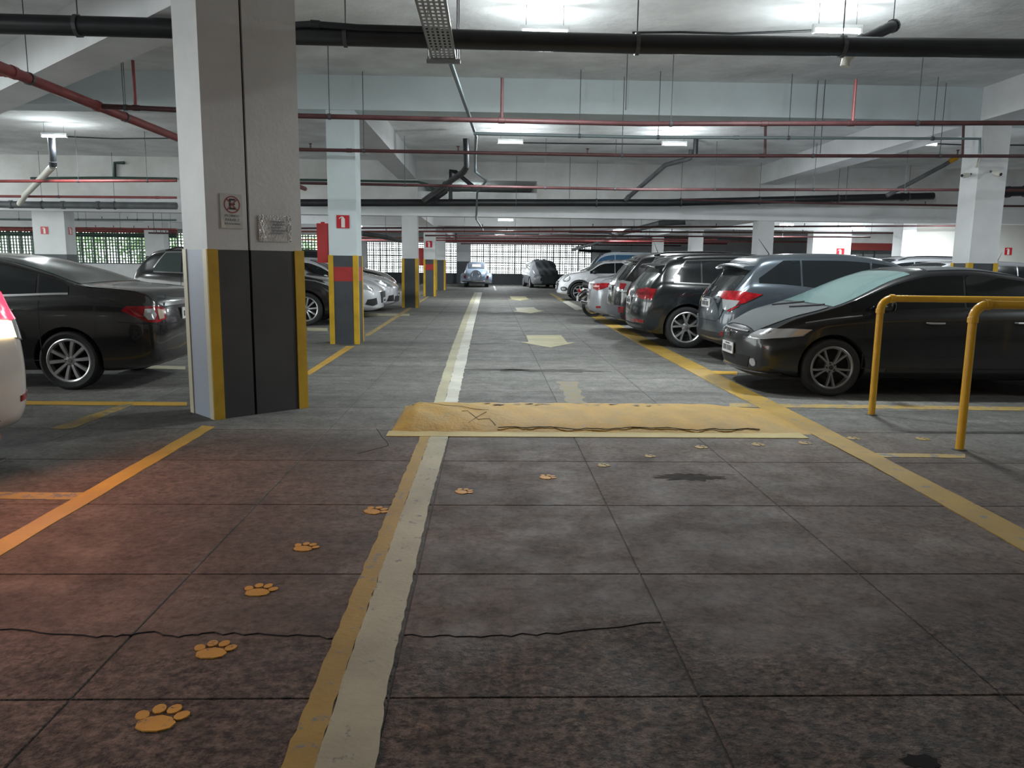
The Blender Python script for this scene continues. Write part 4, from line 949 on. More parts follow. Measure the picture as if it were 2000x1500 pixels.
    def arch_trim(C, s, m):
        r0, r1 = C.wr+0.045, C.wr+0.125; zc = C.wr+0.005; a0 = math.radians(-12)
        pts = [(s+0.5*(r0+r1)*math.cos(a), zc+0.5*(r0+r1)*math.sin(a)) for a in np.linspace(a0, math.pi-a0, 22)]
        C.strip('arch_trim', m, 'L', pts, r1-r0, 0.012)
    # glass derived from the profiles
    def side_glass(C, s0, s1, pillars, m=None, lo=0.045, hi=0.80, cut=0.055, gap=0.014, belt_trim=None, frame=None, rise=1.5):
        S = C.S; m = m or M['glass']; edges = [s0]+[e for p in pillars for e in (p-gap, p+gap)]+[s1]
        for k in range(0, len(edges), 2):
            a, c = edges[k], edges[k+1]; ss = [q for q in np.linspace(a, c, max(4, int((c-a)/0.06)+2))]
            lo_ = [(q, S.belt(q)+lo) for q in ss]; hi_ = [(q, min(S.belt(q)+hi*(S.top(q)-S.belt(q)), S.belt(q)+lo+cut+0.01+rise*(q-s0))) for q in ss]
            keep = [i for i in range(len(ss)) if hi_[i][1]-lo_[i][1] > cut]
            if len(keep) < 2: continue
            poly = [lo_[i] for i in keep]+[hi_[i] for i in reversed(keep)]
            C.patch('side_window', m, 'L', poly, 0.005, 0.09)
        if belt_trim:
            C.strip('belt_trim', belt_trim, 'L', [(q, S.belt(q)+lo-0.012) for q in np.linspace(s0, s1, 16)], 0.022, 0.008)
        if frame:
            C.strip('window_trim', frame, 'L', [(q, min(S.belt(q)+hi*(S.top(q)-S.belt(q)), S.belt(q)+lo+cut+0.01+rise*(q-s0))+0.012) for q in np.linspace(s0, s1, 26) if (S.top(q)-S.belt(q))*hi-lo > 0.04], 0.022, 0.008)
    def screen(C, name, s0, s1, m, a=0.90, inset=0.05, n=9):
        S = C.S; ss = np.linspace(s0, s1, n); L_ = [(q, S.yside(q, a)-inset) for q in ss]
        return C.patch(name, m, 'T', L_+[(q, -y) for q, y in reversed(L_)], 0.005, 0.10, False)
    def handle(C, s, z, m, ln=0.20):
        h = C.S.cast(*C.S.view('L', s, z), 0.0)[0]
        for sg in (-1, 1):
            y = h.y*sg; b_ = MB().tube([(h.x-ln/2, y, z), (h.x-ln/2+0.02, y+sg*0.03, z), (h.x+ln/2-0.02, y+sg*0.03, z), (h.x+ln/2, y, z)], 0.013, 8)
            soft(b_.build('door_handle', m, C.t))
    def mirror(C, s, m, z=None, sz=1.0):
        z = z or C.S.belt(s)+0.10; y0 = C.S.yside(s, 0.1)-0.02
        for sg in (-1, 1):
            bm = bmesh.new(); bmesh.ops.create_uvsphere(bm, u_segments=16, v_segments=10, radius=1)
            for v_ in bm.verts:
                c = v_.co; v_.co = Vector((s-C.S.L/2+0.075*sz*c.x*(1-0.25*max(0, -c.x)), sg*(y0+0.17*sz)+0.115*sz*c.y, z+0.075*sz*c.z))
            me = bpy.data.meshes.new('mirror'); bm.to_mesh(me); bm.free(); o = soft(obj('door_mirror', me, m, C.t), 60)
            MB().tube([(s-C.S.L/2, sg*(y0-0.02), z-0.05), (s-C.S.L/2, sg*(y0+0.1), z-0.03)], 0.025, 8).build('mirror_stalk', M['trim'], o)
            MB().lathe([(0, 0), (0.062*sz, 0), (0.062*sz, 0.004), (0, 0.004)], 14, Matrix.Translation((s-C.S.L/2-0.066*sz, sg*(y0+0.17*sz), z)) @ Matrix.Rotation(-math.pi/2, 4, 'Y') @ Matrix.Scale(1.45, 4, (0, 1, 0))).build('mirror_glass', M['chrome'], o)
    def seams(C, ss, ztop=None, zlow=0.32):
        for s in ss: C.strip('door_seam', M['dark'], 'L', [(s, zlow), (s, C.S.belt(s)+0.02)], 0.009, 0.0015)
        if len(ss) > 1: C.strip('sill_seam', M['dark'], 'L', [(ss[0], zlow), (ss[-1], zlow)], 0.009, 0.0015)
    def rails(C, s0, s1, m):
        S = C.S
        for sg in (-1, 1):
            P = []
            for q in np.linspace(s0, s1, 9):
                y = S.yside(q, 0.9)-0.03; h = S.cast((q-S.L/2, y, 3), (0, 0, -1), 0)[0]; e = 0.045 if s0+0.05 < q < s1-0.05 else 0.0
                P.append((q-S.L/2, sg*y, h.z+e))
            soft(MB().tube(P, 0.016, 8).build('roof_rail', m, C.t))
    def plate(C, view, z, y=0.0, w_=0.40, h_=0.13, m=None):
        S = C.S; o, d = S.view(view, y, z); p = S.cast(o, d, 0.012)[0]; sg = -1 if view == 'B' else 1
        pl = MB().box((p.x-0.006, y-w_/2, z-h_/2), (p.x+0.006, y+w_/2, z+h_/2)).build('license_plate', m or M['plate'], C.t)
        f_ = p.x+sg*0.006
        for k in range(7):
            yy = y-w_*0.40+k*w_*0.115+(w_*0.03 if k > 2 else 0)
            MB().box((min(f_, f_+sg*0.002), yy, z-h_*0.28), (max(f_, f_+sg*0.002), yy+w_*0.075, z+h_*0.20)).build('plate_character', M['ink'], pl)
        MB().box((min(f_, f_+sg*0.002), y-w_*0.2, z+h_*0.32), (max(f_, f_+sg*0.002), y+w_*0.2, z+h_*0.42)).build('plate_band', M['ink'], pl)
    def box(C, name, m, lo, hi, parent=None): return MB().box(lo, hi).build(name, m, parent or C.t)
    def antenna(C, s, ln=0.35, lean=-0.6):
        z = C.S.top(s); x = s-C.S.L/2; MB().tube([(x, 0, z-0.01), (x, 0, z+0.015), (x+lean*ln, 0, z+ln*0.75)], [0.018, 0.008, 0.003], 6).build('antenna', M['trim'], C.t)
    def wiper(C, s, y, ln):
        S = C.S; P = []
        for k in range(6):
            q = (s+0.04*k-S.L/2, y-ln*k/5); h = S.cast((q[0], q[1], 3), (0, 0, -1), 0.02)[0]; P.append(h)
        MB().tube(P, 0.010, 6).build('wiper', M['trim'], C.t)
    def spoiler(C, s, m, ln=0.22, drop=0.02):
        S = C.S; hw_ = S.yside(s+0.1, 0.9)-0.02; z = S.top(s+0.12); x = s-S.L/2
        P = [(x+ln, z-0.0), (x+0.02, z-drop), (x, z-drop-0.025), (x+0.03, z-drop-0.045), (x+ln, z-0.07)]
        n = 9; vs = []; 
        for i in range(n):
            y = -hw_+2*hw_*i/(n-1); e = 0.05*(abs(y)/hw_)**2; vs += [(px+e, y, pz-e*0.8) for px, pz in P]
        fs = [(i*5+j, i*5+(j+1) % 5, (i+1)*5+(j+1) % 5, (i+1)*5+j) for i in range(n-1) for j in range(5)]+[(0, 1, 2, 3, 4), tuple((n-1)*5+j for j in (4, 3, 2, 1, 0))]
        soft(obj('roof_spoiler', mesh_from(vs, fs), m, C.t), 50)

WHEELS = {}
def make_wheel(r, style, rimm):
    """local Z points out of the car"""
    w2 = 0.105; rr = r*0.735; t = MB()
    t.lathe([(rr, -w2), (r*0.93, -w2), (r, -w2*0.7), (r, w2*0.7), (r*0.965, w2*0.93), (r*0.90, w2*1.0), (rr+0.008, w2*0.86), (rr, w2*0.8), (rr, -w2)], 40)
    t.lathe([(0.0001, -0.02), (rr, -0.02), (rr, -0.03), (0.0001, -0.03)], 32)     # dark backing inside the rim
    t.lathe([(r*0.42, -0.018), (r*0.46, 0.0), (0.06, 0.0)], 28)
    tm = t.mesh(); tm.materials.append(M['tire']); tm.polygons.foreach_set('use_smooth', [True]*len(tm.polygons)); tm.set_sharp_from_angle(angle=math.radians(35))
    b = MB(); b.lathe([(rr, 0.03), (rr+0.006, w2*0.84), (rr-0.006, w2*0.90), (rr-0.022, w2*0.80), (rr-0.026, 0.02)], 40)
    def spoke(a, w0, w1, lean=0.0):
        r0, r1 = r*0.15, rr-0.015; n = 4; k = len(b.v)
        for i in range(n):
            f = i/(n-1); q = r0+(r1-r0)*f; wd = w0+(w1-w0)*f; z = 0.066+0.018*math.sin(f*2.2); aa = a+lean*f
            d = Vector((math.cos(aa), math.sin(aa), 0)); p = Vector((-d.y, d.x, 0)); c = d*q
            for (oy, oz) in ((-wd/2, z-0.03), (-wd*0.36, z), (wd*0.36, z), (wd/2, z-0.03)): b.v.append(c+p*oy+Vector((0, 0, oz)))
        for i in range(n-1):
            for j in range(3): b.f.append((k+i*4+j, k+(i+1)*4+j, k+(i+1)*4+j+1, k+i*4+j+1))
    if style == 'ten':
        for i in range(10): spoke(2*math.pi*i/10+0.1, 0.034, 0.050)
    elif style == 'five2':
        for i in range(5):
            for o_ in (-0.16, 0.16): spoke(math.pi/2+2*math.pi*i/5+o_*0.55, 0.026, 0.030, o_*0.75)
    elif style == 'fiveV':
        for i in range(5):
            for o_ in (-0.13, 0.13): spoke(0.35+2*math.pi*i/5+o_*0.5, 0.036, 0.040, o_*1.4)
    elif style == 'seven':
        for i in range(7): spoke(0.2+2*math.pi*i/7, 0.04, 0.065)
    elif style == 'plain':
        for i in range(14): spoke(2*math.pi*i/14, 0.03, 0.05)
    b.lathe([(0.0001, 0.066), (r*0.12, 0.066), (r*0.20, 0.055), (r*0.21, 0.02)], 20)
    rm = b.mesh(); rm.materials.append(rimm); rm.polygons.foreach_set('use_smooth', [True]*len(rm.polygons)); rm.set_sharp_from_angle(angle=math.radians(35))
    h = MB(); h.lathe([(0.0001, 0.074), (r*0.075, 0.072), (r*0.085, 0.064)], 16)
    for i in range(5): a = 2*math.pi*i/5; h.lathe([(0.0001, 0.070), (0.011, 0.070), (0.012, 0.058)], 8, Matrix.Translation((r*0.145*math.cos(a), r*0.145*math.sin(a), 0)))
    hm = h.mesh(); hm.materials.append(M['trim'] if rimm != M['alloy'] else M['dalloy'])
    return tm, rm, hm

def paint(name, col, rough=0.28, metal=0.0, coat=1.0, dust=None):
    return mat(name, col, rough, metal=metal, coat=coat, var=(2.2, 0, dust) if dust else None)
def wrap_lamp(C, name, view, poly, m, off=0.010, sp=0.05, **k): return C.patch(name, m, view, poly, off, sp, True, **k)

SEDAN_TOP = [(0, 0.98), (0.10, 1.06), (0.45, 1.105), (0.78, 1.13), (1.25, 1.285), (1.75, 1.415), (2.2, 1.465), (2.65, 1.455), (2.95, 1.375), (3.5, 1.05), (3.75, 0.985), (4.15, 0.91), (4.40, 0.80), (4.54, 0.70)]
SEDAN_BELT = [(0, 0.90), (0.4, 0.99), (0.9, 1.0), (1.6, 0.975), (3.3, 0.92), (4.0, 0.83), (4.3, 0.74), (4.54, 0.62)]

# --- black sedan on the left ------------------------------------------------
P_blk = paint('black_car_paint', (0.010, 0.009, 0.010), 0.22)
Sh = Shell(4.54, 1.76, SEDAN_TOP, SEDAN_BELT, 0.19)
C = Car('sedan_car', 'glossy black sedan parked left of the split column', Sh, P_blk, (0.98, 3.58), (0, 0), math.pi, wheel_r=0.318, style='ten')
C.t.location = (-4.51-(4.54/2-0.98), 8.42+0.88, 0)
C.side_glass(0.95, 3.42, (1.28, 2.28), belt_trim=M['chrome']); C.screen('rear_window', 0.86, 1.78, M['glassg']); C.screen('windshield', 2.72, 3.50, M['glass'])
wrap_lamp(C, 'tail_lamp', 'BL', [(0.36, 0.86), (0.30, 0.905), (0.05, 0.905), (-0.16, 0.90), (-0.27, 0.87), (-0.27, 0.76), (-0.10, 0.73), (0.06, 0.735), (0.20, 0.79)], M['tail'])
for o in C.patch('reverse_lens', M['clear'], 'BL', [(0.08, 0.875), (-0.04, 0.875), (-0.07, 0.81), (-0.03, 0.76), (0.05, 0.76), (0.10, 0.81)], 0.016, 0.04): pass
C.patch('reverse_lens', M['amber'], 'BL', [(-0.10, 0.875), (-0.22, 0.86), (-0.22, 0.77), (-0.11, 0.76)], 0.016, 0.04)
C.patch('boot_trim', M['chrome'], 'B', [(-0.55, 0.90), (0.55, 0.90), (0.53, 0.935), (-0.53, 0.935)], 0.010, 0.08, False)
C.plate('B', 0.80); C.handle(1.62, 0.86, M['chrome']); C.handle(2.62, 0.84, M['chrome']); C.mirror(3.15, P_blk); C.seams((1.25, 2.28, 3.38))
C.strip('boot_seam', M['dark'], 'B', [(-0.62, 0.70), (0.62, 0.70)], 0.012, 0.002, False); C.strip('bumper_seam', M['dark'], 'BL', [(0.42, 0.74), (0.1, 0.72), (-0.3, 0.70)], 0.008, 0.002)
wrap_lamp(C, 'head_lamp', 'FL', [(0.45, 0.78), (0.1, 0.80), (-0.25, 0.72), (-0.25, 0.62), (0.1, 0.64)], M['clear'])

# --- white SUV with lit tail lamp, maneuvering at the left edge --------------
P_wht = paint('pearl_white_paint', (0.60, 0.55, 0.50), 0.25)
SUV_TOP = [(0, 1.02), (0.06, 1.14), (0.28, 1.42), (0.55, 1.60), (1.0, 1.655), (1.9, 1.68), (2.55, 1.63), (2.85, 1.54), (3.5, 1.12), (3.8, 1.06), (4.2, 0.97), (4.42, 0.84), (4.55, 0.72)]
SUV_BELT = [(0, 0.98), (0.3, 1.10), (0.9, 1.09), (1.8, 1.05), (3.3, 1.0), (4.0, 0.90), (4.3, 0.80), (4.55, 0.66)]
Sh = Shell(4.55, 1.84, SUV_TOP, SUV_BELT, 0.22, bulge=(0.12, 0.16), ends=(0.93, 0.86))
C = Car('suv_car', 'white SUV cut by the left edge with its tail lamp lit', Sh, P_wht, (0.95, 3.62), (0, 0), 0, wheel_r=0.345, style='five2')
WS = C
C.side_glass(0.55, 3.42, (1.15, 2.25)); C.screen('rear_window', 0.12, 0.52, M['glass']); C.screen('windshield', 2.62, 3.48, M['glass'])
lit_red = mat('lit_red_tail_lens', (0.6, 0.02, 0.03), 0.2, emit=((1.0, 0.04, 0.09), 1.3)); lit_wht = mat('lit_reverse_lens', (0.8, 0.75, 0.6), 0.2, emit=((1.0, 0.80, 0.45), 4.0))
wrap_lamp(C, 'tail_lamp', 'BL', [(0.34, 1.14), (0.10, 1.20), (-0.25, 1.20), (-0.36, 1.16), (-0.36, 1.02), (0.12, 1.00), (0.28, 1.06)], lit_red, 0.014)
wrap_lamp(C, 'reverse_lamp', 'BL', [(-0.02, 0.995), (-0.40, 1.015), (-0.40, 0.90), (-0.04, 0.89)], lit_wht, 0.014)
wrap_lamp(C, 'lamp_corner', 'BL', [(0.25, 1.04), (0.0, 0.995), (-0.02, 0.885), (0.10, 0.86)], M['clear'], 0.012)
C.plate('B', 0.82); C.handle(1.55, 0.98, P_wht); C.mirror(3.2, P_wht); C.seams((1.15, 2.25, 3.35))
C.strip('tailgate_seam', M['dark'], 'B', [(-0.60, 0.98), (-0.60, 0.62), (0.60, 0.62), (0.60, 0.98)], 0.008, 0.002, False)
C.patch('rear_badge', M['chrome'], 'B', [(-0.58, 0.74), (-0.44, 0.74), (-0.44, 0.765), (-0.58, 0.765)], 0.008, 0.05); C.patch('rear_badge', M['chrome'], 'B', [(-0.58, 0.90), (-0.42, 0.90), (-0.42, 0.92), (-0.58, 0.92)], 0.008, 0.05)
C.patch('reflector', M['tail'], 'BL', [(0.10, 0.52), (-0.08, 0.50), (-0.08, 0.46), (0.10, 0.48)], 0.008, 0.05)
C.patch('bumper_valance', M['trim'], 'B', [(-0.6, 0.36), (0.6, 0.36), (0.55, 0.29), (-0.55, 0.29)], 0.012, 0.08, False)
for sg in (-1, 1): soft(MB().tube([(-4.55/2+0.02, sg*0.55, 0.26), (-4.55/2+0.35, sg*0.55, 0.27)], 0.035, 12).build('exhaust_tip', M['chrome'], C.t))
hd = math.radians(152); C.t.rotation_euler = (0, 0, hd)
rc = Vector((-4.55/2+0.12, -0.86, 0)); rc.rotate(Matrix.Rotation(hd, 3, 'Z')); tgt = G(64, 815, 0.33)
C.t.location = (tgt.x-rc.x+0.0, tgt.y-rc.y, 0)
for (lx, ly, lz_, col, pw) in ((-0.10, -0.66, 1.10, (1.0, 0.27, 0.20), 6.5), (-0.10, 0.66, 1.10, (1.0, 0.27, 0.20), 6.5), (-0.10, -0.66, 0.95, (1.0, 0.62, 0.35), 3.0)):
    ld = bpy.data.lights.new('brake_light', 'AREA'); ld.shape = 'RECTANGLE'; ld.size = 0.24; ld.size_y = 0.14; ld.energy = pw; ld.color = col
    lo = bpy.data.objects.new('brake_light', ld); COL.objects.link(lo); lo.parent = C.t; lo.location = (-4.55/2+lx, ly, lz_); lo.rotation_euler = (math.pi/2-0.15, 0, math.pi/2)

# --- glossy black SUV behind the split column, nose to the aisle ---------------
Sh = Shell(4.75, 1.84, [(s*4.75/4.55, z) for s, z in SUV_TOP], [(s*4.75/4.55, z) for s, z in SUV_BELT], 0.21, bulge=(0.1, 0.18))
C = Car('suv_car', 'glossy black SUV seen on both sides of the split column, nose to the aisle', Sh, P_blk, (0.98, 3.85), (0, 0), 0.0, wheel_r=0.36, style='ten', rim='alloy')
C.t.location = (-3.99-(3.85-4.75/2), 17.15+0.90, 0)
C.side_glass(0.6, 3.6, (1.2, 2.3), M['glassg'], belt_trim=M['chrome'], frame=M['chrome']); C.screen('windshield', 2.74, 3.64, M['glassg']); C.screen('rear_window', 0.14, 0.55, M['glass']); C.rails(0.8, 2.7, M['trim'])  # chrome window frame stands in for a bright reflection on the pillar
wrap_lamp(C, 'head_lamp', 'FL', [(0.42, 0.98), (0.12, 0.90), (-0.22, 0.84), (-0.22, 0.76), (0.10, 0.78), (0.30, 0.86)], M['clear'])
C.strip('bonnet_trim', M['chrome'], 'L', [(3.55, 1.03), (4.05, 0.97), (4.45, 0.85)], 0.022, 0.006); C.mirror(3.3, P_blk); C.seams((1.2, 2.3, 3.5)); C.handle(1.6, 0.95, M['chrome']); C.handle(2.6, 0.93, M['chrome'])
C.patch('bumper_intake', M['trim'], 'F', [(-0.6, 0.50), (0.6, 0.50), (0.5, 0.32), (-0.5, 0.32)], 0.008, 0.08, False); C.plate('F', 0.58)
# --- white cars nose out on the left -------------------------------------------
P_w2 = paint('white_car_paint', (0.62, 0.63, 0.66), 0.25)
Sh = Shell(4.4, 1.78, [(s*4.4/4.54, z) for s, z in SEDAN_TOP[:-6]]+[(2.90, 1.34), (3.35, 1.06), (3.6, 0.98), (4.0, 0.90), (4.25, 0.78), (4.4, 0.66)], [(s*4.4/4.54, z-0.03) for s, z in SEDAN_BELT], 0.17, bulge=(0.1, 0.24))
def nose_out(px, py, Y, hdg=0.0): return G(px, py)
C = Car('sports_car', 'low white car with a black grille, nose just behind the pale column', Sh, P_w2, (0.95, 3.55), (0, 0), 0, wheel_r=0.32, style='five2')
C.t.location = (-2.72-2.2, 19.55+0.89, 0)
C.side_glass(0.95, 3.3, (1.3, 2.25)); C.screen('windshield', 2.65, 3.36, M['glass']); C.screen('rear_window', 0.85, 1.7, M['glass']); C.mirror(3.1, P_w2); C.seams((2.25, 3.25))
C.patch('front_grille', M['trim'], 'F', [(-0.42, 0.64), (0.42, 0.64), (0.34, 0.36), (-0.34, 0.36)], 0.012, 0.07, False)
C.patch('side_intake', M['trim'], 'FL', [(0.22, 0.46), (-0.14, 0.50), (-0.22, 0.34), (0.05, 0.30), (0.28, 0.34)], 0.006, 0.05)
wrap_lamp(C, 'head_lamp', 'FL', [(0.52, 0.80), (0.25, 0.82), (-0.05, 0.74), (-0.02, 0.68), (0.25, 0.70)], M['clear']); C.plate('F', 0.42)
Sh = Shell(4.35, 1.80, [(0, 0.98), (0.1, 1.1), (0.4, 1.35), (0.8, 1.46), (1.6, 1.50), (2.3, 1.47), (2.6, 1.39), (3.3, 1.07), (3.6, 1.01), (4.0, 0.92), (4.22, 0.80), (4.35, 0.70)], [(0, 0.94), (0.3, 1.03), (1.0, 1.0), (3.1, 0.93), (3.8, 0.86), (4.35, 0.62)], 0.19, bulge=(0.1, 0.22))
C = Car('hatchback_car', 'white hatchback with slim head lamps, nose beside the third column', Sh, P_w2, (0.85, 3.5), (0, 0), 0, wheel_r=0.32, style='seven')
C.t.location = (-2.62-2.175, 21.9+0.9, 0)
C.side_glass(0.5, 3.2, (1.1, 2.15), frame=M['chrome']); C.screen('windshield', 2.4, 3.3, M['glass']); C.mirror(3.0, P_w2); C.seams((1.1, 2.15, 3.15))
wrap_lamp(C, 'head_lamp', 'FL', [(0.48, 0.88), (0.2, 0.86), (-0.20, 0.74), (-0.22, 0.68), (0.10, 0.72), (0.34, 0.80)], M['clear'])
C.patch('front_grille', M['trim'], 'F', [(-0.45, 0.44), (0.45, 0.44), (0.52, 0.28), (-0.52, 0.28)], 0.012, 0.07, False); C.patch('side_intake', M['trim'], 'FL', [(0.05, 0.46), (-0.25, 0.48), (-0.30, 0.30), (0.12, 0.30)], 0.006, 0.05); C.plate('F', 0.50)
P_dk = paint('dark_blue_black_paint', (0.012, 0.014, 0.018), 0.25)
Sh = Shell(4.6, 1.86, [(s*4.6/4.55, z+0.06) for s, z in SUV_TOP], [(s*4.6/4.55, z+0.05) for s, z in SUV_BELT], 0.24)
C = Car('suv_car', 'dark SUV behind the white hatchback, roof showing against the grille', Sh, P_dk, (0.95, 3.65), (-3.0-2.3, 24.5+0.93), 0, wheel_r=0.36, style='plain')
C.side_glass(0.55, 3.45, (1.15, 2.25)); C.screen('windshield', 2.64, 3.5, M['glass']); C.rails(0.8, 2.6, M['trim']); C.mirror(3.2, P_dk)
wrap_lamp(C, 'head_lamp', 'FL', [(0.3, 0.95), (-0.2, 0.92), (-0.2, 0.80), (0.2, 0.82)], M['clear'])

# --- dusty black sedan on the right, nose to the aisle --------------------------
P_civ = paint('dusty_black_paint', (0.004, 0.0045, 0.006), 0.30, coat=0.6, dust=(0.010, 0.011, 0.012)); P_bonnet = paint('dusty_bonnet_paint', (0.036, 0.042, 0.043), 0.7, coat=0.0)
Sh = Shell(4.49, 1.76, [(0, 0.98), (0.12, 1.05), (0.5, 1.09), (1.0, 1.22), (1.55, 1.37), (2.1, 1.43), (2.5, 1.415), (2.8, 1.34), (3.55, 1.00), (3.75, 0.94), (4.1, 0.86), (4.33, 0.755), (4.49, 0.66)],
           [(0, 0.88), (0.5, 0.98), (1.4, 0.965), (3.2, 0.90), (3.8, 0.82), (4.2, 0.72), (4.49, 0.58)], 0.17, bulge=(0.1, 0.30), ends=(0.9, 0.84), lean=(0.03, 0.05))
C = Car('sedan_car', 'dusty black sedan at the right with pale sunshade glass, nose to the aisle', Sh, P_civ, (0.95, 3.60), (0, 0), math.pi, wheel_r=0.318, style='five2', rim='dalloy')
C.t.location = (3.77+(3.60-4.49/2), 8.33+0.88, 0)
C.side_glass(0.85, 3.40, (1.25, 2.15)); C.screen('windshield', 2.70, 3.58, M['glassw'], 0.9, 0.035); C.screen('rear_window', 0.62, 1.6, M['glass'])
S = C.S; ss = np.linspace(3.62, 4.36, 8); hp = [(q, S.yside(q, 0.5)-0.10-0.10*max(0, (q-4.0)/0.36)) for q in ss]
C.patch('bonnet', P_bonnet, 'T', hp+[(q, -y) for q, y in reversed(hp)], 0.008, 0.08, False)
ss = np.linspace(1.60, 2.50, 8); hp = [(q, S.yside(q, 0.95)-0.03) for q in ss]
C.patch('roof_panel', P_bonnet, 'T', hp+[(q, -y) for q, y in reversed(hp)], 0.006, 0.1, False)
wrap_lamp(C, 'head_lamp', 'FL', [(0.60, 0.735), (0.28, 0.735), (0.02, 0.725), (-0.16, 0.70), (-0.30, 0.645), (-0.34, 0.61), (-0.05, 0.61), (0.25, 0.635), (0.50, 0.66)], M['clear'])
C.patch('indicator_lens', M['amber'], 'FL', [(0.60, 0.728), (0.42, 0.728), (0.34, 0.655), (0.48, 0.668)], 0.016, 0.05)
C.patch('front_grille', M['dark'], 'F', [(-0.44, 0.665), (0.44, 0.665), (0.36, 0.60), (-0.36, 0.60)], 0.004, 0.07, False)
C.strip('grille_bar', M['dalloy'], 'F', [(-0.42, 0.672), (0.42, 0.672)], 0.014, 0.012, False)
p = S.cast(*S.view('F', 0, 0.635), 0.02)[0]; em = MB()
for sg in (-1, 1): em.box((p.x-0.01, sg*0.034-0.009, 0.592), (p.x+0.008, sg*0.034+0.009, 0.68))
em.box((p.x-0.01, -0.03, 0.628), (p.x+0.006, 0.03, 0.642)); em.build('emblem', M['chrome'], C.t)
C.plate('F', 0.455); C.mirror(3.12, P_civ); C.handle(1.52, 0.83, M['chrome']); C.handle(2.5, 0.82, M['chrome']); C.seams((1.3, 2.15, 3.28))
C.patch('lower_intake', M['dark'], 'F', [(-0.52, 0.40), (0.52, 0.40), (0.46, 0.27), (-0.46, 0.27)], 0.005, 0.08, False)
for o in C.patch('fog_lamp', M['clear'], 'F', [(0.56+0.045*math.cos(a), 0.34+0.045*math.sin(a)) for a in np.linspace(0, 6.28, 11)[:-1]], 0.012, 0.04): pass
C.strip('lip_spoiler', M['trim'], 'F', [(-0.75, 0.215), (0.75, 0.215)], 0.05, 0.020, False); C.wiper(3.60, 0.55, 0.5); C.wiper(3.60, -0.02, 0.5)
C.strip('side_moulding', M['trim'], 'L', [(0.75, 0.30), (3.0, 0.29)], 0.03, 0.010)
C.strip('fender_crease', M['dalloy'], 'L', [(3.30, 0.895), (3.6, 0.86), (3.9, 0.805)], 0.012, 0.001)

# --- blue-grey hatchback --------------------------------------------------------
P_hr = paint('blue_grey_metallic', (0.075, 0.092, 0.110), 0.30, metal=0.5)
Sh = Shell(4.30, 1.79, [(0, 0.98), (0.04, 1.08), (0.16, 1.22), (0.34, 1.40), (0.52, 1.515), (0.9, 1.58), (1.7, 1.605), (2.3, 1.56), (2.6, 1.48), (3.35, 1.10), (3.6, 1.04), (3.95, 0.95), (4.17, 0.83), (4.3, 0.72)],
           [(0, 0.93), (0.3, 1.13), (0.8, 1.12), (1.6, 1.05), (3.2, 0.99), (3.9, 0.88), (4.3, 0.66)], 0.22, bulge=(0.22, 0.2), ends=(0.88, 0.86), lean=(0.06, 0.03))
C = Car('hatchback_car', 'blue-grey hatchback with V shaped red tail lamps and a roof antenna', Sh, P_hr, (0.86, 3.47), (0, 0), 0, wheel_r=0.33, style='seven', cladding=M['trim'])
C.t.location = (3.22+2.15, 10.75+0.9, 0)
C.side_glass(0.55, 3.3, (1.15, 2.15), lo=0.05, rise=0.75); C.screen('rear_window', 0.08, 0.46, M['glass'], 0.9, 0.06); C.screen('windshield', 2.38, 3.33, M['glass']); C.spoiler(0.30, P_hr)
wrap_lamp(C, 'tail_lamp', 'BL', [(0.56, 1.02), (0.20, 1.06), (-0.20, 1.05), (-0.44, 1.03), (-0.44, 0.98), (-0.20, 0.94), (0.10, 0.86), (0.30, 0.90)], M['tail'], 0.012)
C.patch('tail_lens', M['clear'], 'BL', [(0.20, 0.925), (-0.22, 0.935), (-0.14, 0.80), (-0.04, 0.78), (0.14, 0.85)], 0.014, 0.05)
C.patch('tail_lens', M['tail'], 'BL', [(0.12, 0.84), (-0.02, 0.775), (0.02, 0.765), (0.22, 0.86)], 0.013, 0.05)
C.plate('B', 0.86); C.patch('reflector', M['tail'], 'BL', [(0.12, 0.50), (-0.16, 0.48), (-0.16, 0.42), (0.12, 0.44)], 0.012, 0.05)
C.patch('bumper_valance', M['trim'], 'B', [(-0.74, 0.46), (0.74, 0.46), (0.68, 0.30), (-0.68, 0.30)], 0.006, 0.08, False)
C.strip('tailgate_seam', M['dark'], 'B', [(-0.66, 0.95), (-0.62, 0.70), (-0.5, 0.62), (0.5, 0.62), (0.62, 0.70), (0.66, 0.95)], 0.010, 0.002, False)
C.mirror(3.1, P_hr); C.handle(2.55, 0.95, P_hr); C.seams((1.2, 2.15, 3.2)); C.antenna(0.95, 0.30, -0.55)
C.patch('badge', M['chrome'], 'B', [(-0.06, 1.03), (0.06, 1.03), (0.05, 1.10), (-0.05, 1.10)], 0.01, 0.05, False)

# --- black SUV with chrome window trim --------------------------------------------
P_q = paint('black_green_paint', (0.010, 0.013, 0.015), 0.22)
Sh = Shell(4.40, 1.83, [(0, 1.0), (0.05, 1.10), (0.22, 1.30), (0.45, 1.49), (0.8, 1.565), (1.7, 1.60), (2.4, 1.55), (2.7, 1.47), (3.4, 1.09), (3.65, 1.04), (4.05, 0.95), (4.27, 0.82), (4.4, 0.72)],
           [(0, 0.96), (0.3, 1.09), (0.9, 1.07), (3.3, 0.98), (4.0, 0.88), (4.4, 0.66)], 0.21, bulge=(0.24, 0.2), ends=(0.90, 0.86), lean=(0.05, 0.03))
C = Car('suv_car', 'black SUV with chrome window trim and red tail lamps', Sh, P_q, (0.86, 3.47), (0, 0), 0, wheel_r=0.355, style='fiveV', cladding=P_q)
C.t.location = (3.38-(0.86-2.2), 13.16+0.92, 0)
